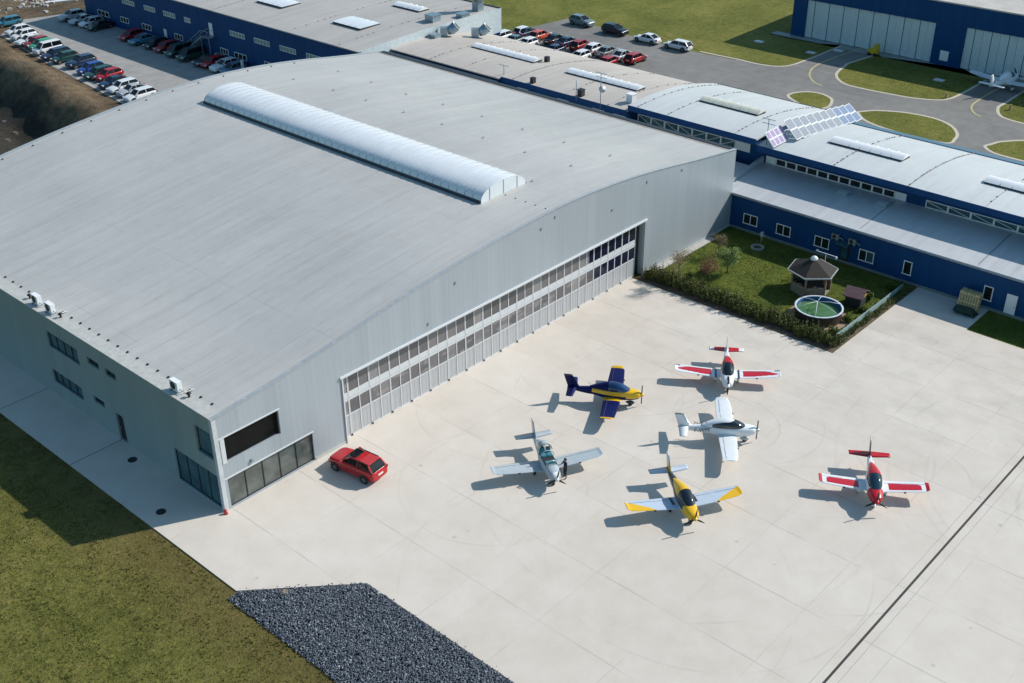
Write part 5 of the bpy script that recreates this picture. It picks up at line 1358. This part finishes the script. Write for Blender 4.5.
# white plane: opaque cap over the cabin, registration on the side
q = MB(); q.smooth = True
can = [(.42, .10, 1.93), (.2, .26, 1.975), (-.05, .34, 2.005), (-.45, .37, 1.985), (-.85, .36, 1.895), (-1.25, .32, 1.755), (-1.65, .26, 1.60)]
q.loft([[(x, w*math.cos(PI*k/8), zt-.12+.135*math.sin(PI*k/8)) for k in range(9)] for x, w, zt in can], closed=False, cap=False); q.build('cabin_roof', paint('ap_white', PAINT['white']), W_)
cu = bpy.data.curves.new('c', 'FONT'); cu.body = 'F-WMHS'; cu.size = .46; cu.align_x = 'CENTER'; cu.extrude = .004
to = bpy.data.objects.new('tmp', cu); me0 = bpy.data.meshes.new_from_object(to); me0.materials.append(M['darkframe'])
for sy in (-1, 1):
    o = link('registration', me0, W_); yaw = math.atan2(.13, 1.2)
    o.location = (-1.75, sy*.385, 1.0)
    o.rotation_euler = (R(90), 0, yaw*1 if sy < 0 else R(180)-yaw)
bpy.data.objects.remove(to)

# ================================================================== person
def person(loc, rz, label):
    bm = bmesh.new(); sk = bm.verts.layers.skin.verify(); V = {}
    J = dict(pelvis=(0, 0, .95, .15), waist=(0, 0, 1.12, .13), chest=(.02, 0, 1.35, .155), neck=(.02, 0, 1.50, .06), head0=(.03, 0, 1.58, .075), head=(.04, 0, 1.68, .10), crown=(.03, 0, 1.76, .07),
             hl=(0, .10, .92, .10), kl=(.05, .12, .50, .065), al=(0, .13, .09, .045), tl=(.17, .15, .04, .04), hr=(0, -.10, .92, .10), kr=(.02, -.12, .50, .065), ar=(-.04, -.13, .09, .045), tr=(.13, -.15, .04, .04),
             sl=(.02, .20, 1.44, .06), el=(.10, .27, 1.17, .048), wl=(.36, .20, 1.22, .032), dl=(.44, .18, 1.24, .03), sr=(.02, -.20, 1.44, .06), er=(.12, -.27, 1.18, .048), wr=(.36, -.16, 1.28, .032), dr=(.44, -.13, 1.30, .03))
    for k, (x, y, z, r) in J.items(): v = bm.verts.new((x, y, z)); v[sk].radius = (r, r*1.0); V[k] = v
    V['pelvis'][sk].use_root = True
    V['chest'][sk].radius = (.18, .12)
    for a, b in ('pelvis waist', 'waist chest', 'chest neck', 'neck head0', 'head0 head', 'head crown', 'pelvis hl', 'hl kl', 'kl al', 'al tl', 'pelvis hr', 'hr kr', 'kr ar', 'ar tr', 'chest sl', 'sl el', 'el wl', 'wl dl', 'chest sr', 'sr er', 'er wr', 'wr dr') and [s.split() for s in ('pelvis waist', 'waist chest', 'chest neck', 'neck head0', 'head0 head', 'head crown', 'pelvis hl', 'hl kl', 'kl al', 'al tl', 'pelvis hr', 'hr kr', 'kr ar', 'ar tr', 'chest sl', 'sl el', 'el wl', 'wl dl', 'chest sr', 'sr er', 'er wr', 'wr dr')]:
        bm.edges.new((V[a], V[b]))
    for wn, sg in (('dl', 1), ('dr', -1)):   # fingers
        w0 = V[wn].co.copy()
        for i, (dy, ln) in enumerate(((-.033, .075), (-.011, .09), (.011, .085), (.033, .065))):
            a = bm.verts.new(w0+Vector((.05, dy, 0))); b = bm.verts.new(w0+Vector((.05+ln, dy*1.2, -.02))); bm.edges.new((V[wn], a)); bm.edges.new((a, b))
            a[sk].radius = (.010, .010); b[sk].radius = (.008, .008)
        a = bm.verts.new(w0+Vector((.03, -sg*.055, .015))); bm.edges.new((V[wn], a)); a[sk].radius = (.011, .011)
    me = bpy.data.meshes.new('person'); bm.to_mesh(me); bm.free()
    o = bpy.data.objects.new('tmpperson', me); COL.objects.link(o)
    md = o.modifiers.new('s', 'SKIN'); md.use_smooth_shade = True; md = o.modifiers.new('u', 'SUBSURF'); md.levels = 1
    bpy.context.view_layer.update()
    dg = bpy.context.evaluated_depsgraph_get(); m2 = bpy.data.meshes.new_from_object(o.evaluated_get(dg)); bpy.data.objects.remove(o)
    m2.materials.clear()
    for mt in (paint('navy_overall', (.010, .014, .035), .8), paint('skin', (.42, .25, .18), .6), M['black']): m2.materials.append(mt)
    for f in m2.polygons:
        c = f.center; f.use_smooth = True
        f.material_index = 1 if (c.z > 1.53 or (c.x > .37 and c.z > 1.1)) else (2 if c.z < .12 else 0)
    P_ = link('person', m2); P_.location = loc; P_.rotation_euler = (0, 0, rz)
    setp(P_, label, 'person')
    h_ = MB(); h_.smooth = True
    rings = []
    for i in range(7):
        t = i/6*PI*.62; rings.append([(.015+(.118)*math.sin(t+.001)*math.cos(a), .105*math.sin(t+.001)*math.sin(a), 1.70+.115*math.cos(t)-(0.03 if math.cos(a) < 0 else -.0)*math.sin(t)) for a in [2*PI*k/14 for k in range(14)]])
    h_.loft(rings); h_.build('hair', paint('hair_dark', (.02, .014, .010), .8), P_)
    for sy in (-.035, .035):
        q = MB(); q.box(.128, .142, sy-.012, sy+.012, 1.675, 1.69); q.build('eye', M['black'], P_)
    q = MB(); q.hexa([(.13, -.015, 1.63), (.165, -.012, 1.63), (.165, .012, 1.63), (.13, .015, 1.63), (.13, -.008, 1.68), (.14, -.006, 1.68), (.14, .006, 1.68), (.13, .008, 1.68)]); q.build('nose', paint('skin', (.42, .25, .18)), P_)
person((19.08, -15.5, .02), R(165), 'person in dark clothes standing beside the nose of the silver grey aircraft')

# ================================================================== garden
lawn = [(48.4, -21.3), (63.9, -21.3), (64.9, -20.4), (64.9, -.05), (48.4, -.05)]
sheet('garden_lawn', lawn, .03, M['lawn'], thick=.05)
sheet('garden_bed', [(48.42, -21.28), (50.3, -21.28), (50.3, -.06), (48.42, -.06)], .036, M['soil'], thick=.01)
sheet('fence_verge', [(50.3, -21.28), (63.8, -21.28), (64.6, -20.6), (50.3, -20.6)], .036, M['soil'], thick=.01)
sheet('garden_kerb', [(50.6, -.75), (61.2, -.75), (61.2, -.06), (50.6, -.06)], .10, paint('kerb_pale', (.42, .40, .37)), thick=.1)
sheet('side_grass', [(60.03, -140), (64.95, -140), (64.95, -28.32), (60.03, -28.32)], .0, M['lawn'], thick=.05)
tufts('lawn_tufts', 6000, (50, 64.6, -20.4, -.8), [LG, LD], 'uneven tufts of grass in the garden lawn', 9, .12, .2)
def leaves(mb, centre, rad, n, size, rnd, flat=.8, shell=.0):
    for _ in range(n):
        while True:
            v = Vector((rnd.uniform(-1, 1), rnd.uniform(-1, 1), rnd.uniform(-1, 1)))
            if shell < v.length <= 1: break
        p = Vector((centre[0]+v.x*rad[0], centre[1]+v.y*rad[1], centre[2]+v.z*rad[2]))
        a = Vector((rnd.gauss(0, 1), rnd.gauss(0, 1), rnd.gauss(0, 1))).normalized(); b = a.cross(Vector((rnd.gauss(0, 1), rnd.gauss(0, 1), rnd.gauss(0, 1)))).normalized()
        s = size*rnd.uniform(.6, 1.4)
        mb.quad(p-a*s, p+b*s*.6, p+a*s, p-b*s*.6)
rnd = random.Random(11)
mb = MB(); mb.keep = True
y = -20.9
while y < -.5:
    h = rnd.uniform(.6, 1.35); w = rnd.uniform(.55, .95)
    leaves(mb, (49.55+rnd.uniform(-.25, .45), y, h*.5), (w*.75, w*.6, h*.58), 420, .07, rnd)
    leaves(mb, (50.5+rnd.uniform(-.3, .6), y, .22), (.55, .4, .3), 90, .06, rnd)
    for _ in range(6):
        q = (49.6+rnd.uniform(-.8, 1.0), y+rnd.uniform(-.4, .4)); hh = h+rnd.uniform(.1, .45)
        leaves(mb, (q[0], q[1], hh*.6), (.12, .12, hh*.42), 40, .06, rnd)
    y += rnd.uniform(.32, .5)
o = mb.build('hedge', M['hedge']); setp(o, 'ragged dark green hedge along the apron side of the garden', 'hedge')
mb = MB(); mb.keep = True
x = 50.6
while x < 64:
    h = rnd.uniform(.3, .8); leaves(mb, (x, -20.95+rnd.uniform(-.2, .2), h*.5), (.4, .3, h*.5), 150, .06, rnd); x += rnd.uniform(.3, .7)
setp(mb.build('fence_planting', M['hedge']), 'low dark planting along the outside of the garden fence', 'planting')
def tree(px, py, h, cr, mat, n, label, size=.05, limbs=7, cw=None, seed=1, zlow=.35):
    p = on_z(px, py, 0); rn = random.Random(seed)
    T_ = empty('garden_tree', (p.x, p.y, .02), 0, label, 'tree', 'young trees in the garden')
    t = MB(); t.tube([(0, 0, 0), (.03, .02, h*.35), (.0, .05, h*.7), (.02, 0, h*.97)], [.07, .055, .035, .01], 7)
    tips = []
    for k in range(limbs*2):
        z0 = h*rn.uniform(zlow*.8, .8); a = rn.uniform(0, 2*PI); L = cr*rn.uniform(.6, 1.05)*(1.15-abs(z0/h-.5)); e = (L*math.cos(a), L*math.sin(a), z0+L*rn.uniform(.5, 1.2))
        t.tube([(0, 0, z0), (e[0]*.5, e[1]*.5, (z0+e[2])/2-.03), e], [.03, .018, .006], 5); tips.append((z0, e))
        for _ in range(3):
            f_ = rn.uniform(.4, .9); b0 = Vector((e[0]*f_, e[1]*f_, z0+(e[2]-z0)*f_)); a2 = rn.uniform(0, 2*PI); l2 = L*.4
            b1 = b0+Vector((l2*math.cos(a2), l2*math.sin(a2), l2*.7)); t.tube([b0, b1], [.012, .004], 4); tips.append((0, tuple(b1)))
    t.build('trunk', M['bark'], T_)
    c = MB(); c.keep = True
    for _, e in tips:
        leaves(c, (e[0]*.9, e[1]*.9, e[2]*.97), (cr*.36, cr*.36, cr*.4), max(4, n//len(tips)), size, rn)
    c.build('crown', mat, T_)
tree(678, 287, 3.5, 1.15, M['tanleaf'], 2200, 'bare pale young tree standing close to the silver hangar wall', .04, 8, seed=3)
tree(709, 283, 2.3, 1.1, M['redleaf'], 2600, 'russet leaved small tree behind the hedge', .045, 8, seed=4)
tree(727, 273, 2.3, 1.0, M['palegreen'], 4200, 'pale green leafy small tree on the lawn', .055, 9, seed=5)
tree(718, 257, 2.5, .8, M['tanleaf'], 1300, 'thin bare young tree near the corner of the hangar and blue wall', .035, 6, seed=6)
shr = [(870, 300, .9, .55, 'round green shrub inside the garden fence near the shed'), (889, 290, 1.0, .7, 'leafy green shrub in the far corner by the blue wall'), (846, 322, .7, .5, 'low green shrub between the pool and the fence'), (705, 272, .6, .6, 'low green shrub near the hangar wall kerb'), (664, 283, .9, .6, 'dense green shrub at the hangar end of the hedge'), (862, 312, .7, .5, 'small green shrub against the inside of the fence'), (832, 335, .9, .7, 'bushy green shrub at the corner of the fence and hedge'), (690, 280, .7, .7, 'low green shrub between the two trees behind the hedge'), (810, 322, .7, .5, 'low shrub in front of the round pool')]
for k, (u, v_, h, w, lb) in enumerate(shr):
    p = on_z(u, v_, 0); r = empty('garden_shrub', (p.x, p.y, .03), 0, lb, 'shrub', 'shrubs in the garden')
    c = MB(); c.keep = True; rn = random.Random(40+k)
    for _ in range(7): leaves(c, (rn.uniform(-w*.5, w*.5), rn.uniform(-w*.5, w*.5), h*rn.uniform(.3, .7)), (w*.45, w*.45, h*.35), 130, .06, rn)
    c.build('foliage', M['greenshrub'], r)
    t = MB(); [t.tube([(0, 0, 0), (rn.uniform(-.2, .2), rn.uniform(-.2, .2), h*.6)], [.03, .01], 5) for _ in range(4)]; t.build('stem', M['bark'], r)
# garden fence
FN = empty('garden_fence', (50.6, -20.45, .03), 0, 'low pale board fence with dark posts at the right side of the garden', 'fence')
fb = MB(); fb.hexa([(0, -.02, .08), (12.9, .03-.03, .08), (12.9, .03, .08), (0, .02, .08), (0, -.02, .62), (12.9, 0, .62), (12.9, .03, .62), (0, .02, .62)]); fb.build('boards', M['fence'], FN)
for k in range(8):
    x = 12.9*k/7; q = MB(); q.box(x-.05, x+.05, .035, .13, 0, .85); q.build('post', M['darkframe'], FN)
# gazebo: six sided
GZ = empty('gazebo', (57.6, -13.9, .03), R(12), 'six sided garden pavilion with dark shingle roof and white cap', 'gazebo')
rd = 2.35; rw = 1.85
hexp = lambda r_, z: [(r_*math.cos(R(60*k)), r_*math.sin(R(60*k)), z) for k in range(6)]
q = MB(); q.loft([hexp(rd, 2.15), hexp(rd, 2.27), hexp(.28, 3.25)]); q.build('roof', M['shingle'], GZ)
q = MB()
P6 = hexp(rd+.03, 2.2)
for k in range(6): q.bar(P6[k], P6[(k+1) % 6], .10, .12)
q.build('gutter', paint('gazebo_gutter', (.40, .41, .42), .5), GZ)
q = MB(); q.smooth = True; q.tube([(0, 0, 3.2), (0, 0, 3.35), (0, 0, 3.5), (0, 0, 3.62)], [.34, .36, .25, .04], 12); q.build('cap', M['white'], GZ)
P6 = hexp(rw, 0); mats_w = paint('gazebo_cream', (.27, .22, .16), .8, var=.25)
for k in range(6):
    a, b = Vector(P6[k]), Vector(P6[(k+1) % 6]); d = (b-a).normalized()
    q = MB(); q.bar(a+Vector((0, 0, .0)), a+Vector((0, 0, 2.14)), .16); q.build('post', M['tanwall'], GZ)
    if k != 4:
        q = MB(); q.bar(a+d*.1+Vector((0, 0, .5)), b-d*.1+Vector((0, 0, .5)), .06, 1.0); w_ = q.build('wall_panel', mats_w, GZ)
        q = MB(); q.bar(a+d*.15+Vector((0, 0, 1.6)), b-d*.15+Vector((0, 0, 1.6)), .03, .85); q.build('opening_pane', M['glass'], w_)
q = MB(); q.poly([(p_[0]*1.02, p_[1]*1.02) for p_ in P6], 0, .08); q.build('floor', M['stone'], GZ)
q = MB(); q.bar((0, .0, 0), (.0, .0, .0), .01) if False else q.box(-.4, .4, -.4, .4, .08, .75); q.build('table', M['tanwall'], GZ)
# round pool
cx, cy = 53.35, -17.1; pr = 2.12
PL = empty('swimming_pool', (cx, cy, .03), 0, 'round above-ground pool with green cover and white spokes', 'pool')
def ring(r0, r1, z0, z1, n=40):
    s = MB(); s.smooth = False
    sec = lambda a: [(r0*math.cos(a), r0*math.sin(a), z0), (r1*math.cos(a), r1*math.sin(a), z0), (r1*math.cos(a), r1*math.sin(a), z1), (r0*math.cos(a), r0*math.sin(a), z1)]
    s.loft([sec(2*PI*k/n) for k in range(n+1)], cap=False); return s
ring(pr-.04, pr, 0, 1.0).build('side_wall', M['poolside'], PL)
ring(pr-.07, pr-.045, .45, .99).build('liner', M['poolblue'], PL)
ring(pr-.09, pr+.07, 1.001, 1.06).build('rim', paint('rim_lilac', (.62, .66, .74), .4), PL)
q = MB(); q.poly([((pr-.08)*math.cos(2*PI*k/40), (pr-.08)*math.sin(2*PI*k/40)) for k in range(40)], .5, .62); q.build('water_cover', M['water'], PL)
hub = (.25, .35, 1.35); q = MB(); q.tube([(hub[0], hub[1], .6), hub], .05, 8); q.build('centre_pole', M['frame'], PL)
for k in range(6):
    a = 2*PI*k/6+.35; q = MB(); e = (pr*math.cos(a), pr*math.sin(a), 1.12)
    md_ = ((hub[0]+e[0])/2, (hub[1]+e[1])/2, 1.32); q.tube([hub, md_, e], .026, 6); q.build('spoke', paint('spoke_pale', (.55, .62, .62), .5), PL)
sheet('pool_bed', [(cx+2.75*math.cos(2*PI*k/30), cy+2.75*math.sin(2*PI*k/30)) for k in range(30)], .042, paint('pool_sand', (.32, .22, .15), .9, var=.2), thick=.01)
# shed
SH = empty('garden_shed', (57.75, -18.5, .03), R(0), 'small dark shed with a faded red roof beside the pool', 'shed')
SH.rotation_euler = (0, 0, R(8))
MB().box(-.8, .8, -.75, .75, 0, 1.15).build('wall', paint('shed_dark', (.02, .022, .02), .8), SH)
MB().hexa([(-1.0, -.95, 1.1), (-1.0, .95, 1.1), (-.05, .95, 1.75), (-.05, -.95, 1.75), (-1.0, -.95, 1.18), (-1.0, .95, 1.18), (-.05, .95, 1.83), (-.05, -.95, 1.83)]).build('roof', M['pinkroof'], SH)
MB().hexa([(-.049, -.95, 1.75), (-.049, .95, 1.75), (1.0, .95, 1.2), (1.0, -.95, 1.2), (-.049, -.95, 1.83), (-.049, .95, 1.83), (1.0, .95, 1.28), (1.0, -.95, 1.28)]).build('roof', M['pinkroof'], SH)
MB().box(-.8, .8, -.8, -.752, 1.0, 1.1).build('trim', M['yellow'], SH)
# fire ring + white stand
q = ring(.45, .7, 0, .18, 18); setp(q.build('fire_ring', M['stone'], loc=(62.2, -5.2, .03)), 'round stone fire ring in the shaded corner of the lawn', 'fire ring')
p = on_z(752, 238, 0); mb = MB(); mb.tube([(0, 0, 0), (0, 0, 1.0)], .06, 6); mb.box(-.15, .15, -.12, .12, .7, 1.2); mb.bar((0, -.4, .9), (0, .4, .9), .05)
setp(mb.build('garden_tap', paint('tap_pale', (.45, .5, .48), .5), loc=(63.6, -4.8, .03)), 'pale standing garden tap behind the stone fire ring', 'tap')
mb = MB(); mb.bar((0, -1.1, 2.6), (0, 1.1, 2.6), .06); mb.bar((0, 0, 0), (0, 0, 2.57), .05); mb.tube([(0, -1.1, 2.6), (-.2, -1.2, 2.5)], [.09, .13], 8); mb.tube([(0, .9, 2.65), (-.15, .9, 2.75)], [.08, .12], 8)
p = on_z(826, 254, 2.6)
setp(mb.build('lamp_rail', M['frame'], loc=(p.x, p.y, .03)), 'white rail with two lamps standing between pavilion and blue wall', 'lamp rail')
# pallets and door mat on the pad
for k in range(4):
    r = empty('pallet', (64.0-.24*k, -26.8, .03), 0, 'wooden pallet standing on edge against the blue annex wall', 'pallet', 'pallets leaning by the annex wall')
    r.rotation_euler = (0, R(8), 0)
    q = MB()
    for j in range(8): q.box(-.02, .0, -.92+j*.245, -.80+j*.245, 0, 1.85)
    q.build('boards', M['wood'], r)
    q = MB(); [q.box(.001, .10, -.92, .92, z, z+.12) for z in (.02, .8, 1.6)]; q.build('bearer', M['wood'], r)
for k in range(3):
    r = empty('plastic_pallet', (62.9-.1*k, -27.1+.15*k, .03+.17*k), R(3*k), ['dark green plastic pallet at the bottom of the low stack', 'dark green plastic pallet in the middle of the low stack', 'dark green plastic pallet on top of the low stack'][k], 'pallet', 'green pallets on the pad')
    q = MB(); q.box(-.55, .55, -.85, .85, .09, .15); q.build('deck', M['greenp'], r)
    for y_ in (-.85, -.07, .7): q = MB(); q.box(-.55, .55, y_, y_+.15, 0, .089); q.build('runner', M['greenp'], r)

# ================================================================== light
SUN = Vector((1.16, -.62, 1.0)).normalized()      # towards the sun
sd = bpy.data.lights.new('sun', 'SUN'); so = bpy.data.objects.new('sun', sd); COL.objects.link(so)
so.rotation_euler = SUN.to_track_quat('Z', 'Y').to_euler(); so.location = (60, -60, 80)
sd.energy = 4.15; sd.angle = R(.55); sd.color = (1.0, .95, .88)
w = bpy.data.worlds.new('World'); scene.world = w; w.use_nodes = True
nt = w.node_tree; bg = nt.nodes['Background']; sky = nt.nodes.new('ShaderNodeTexSky'); sky.sky_type = 'NISHITA'; sky.sun_disc = False
sky.sun_elevation = math.asin(SUN.z); sky.sun_rotation = math.atan2(SUN.x, SUN.y)
sky.air_density = 1.2; sky.dust_density = .8; sky.ozone_density = 2.0
mx = nt.nodes.new('ShaderNodeMix'); mx.data_type = 'RGBA'; mx.blend_type = 'MULTIPLY'; mx.inputs[0].default_value = 1
nt.links.new(sky.outputs[0], mx.inputs[6]); mx.inputs[7].default_value = (.74, 1.0, 1.02, 1)
nt.links.new(mx.outputs[2], bg.inputs[0]); bg.inputs[1].default_value = .104
scene.view_settings.view_transform = 'Standard'; scene.view_settings.look = 'None'; scene.view_settings.gamma = 1; scene.view_settings.exposure = .2
scene.render.resolution_x = 1024; scene.render.resolution_y = 683
scene.render.engine = 'CYCLES'
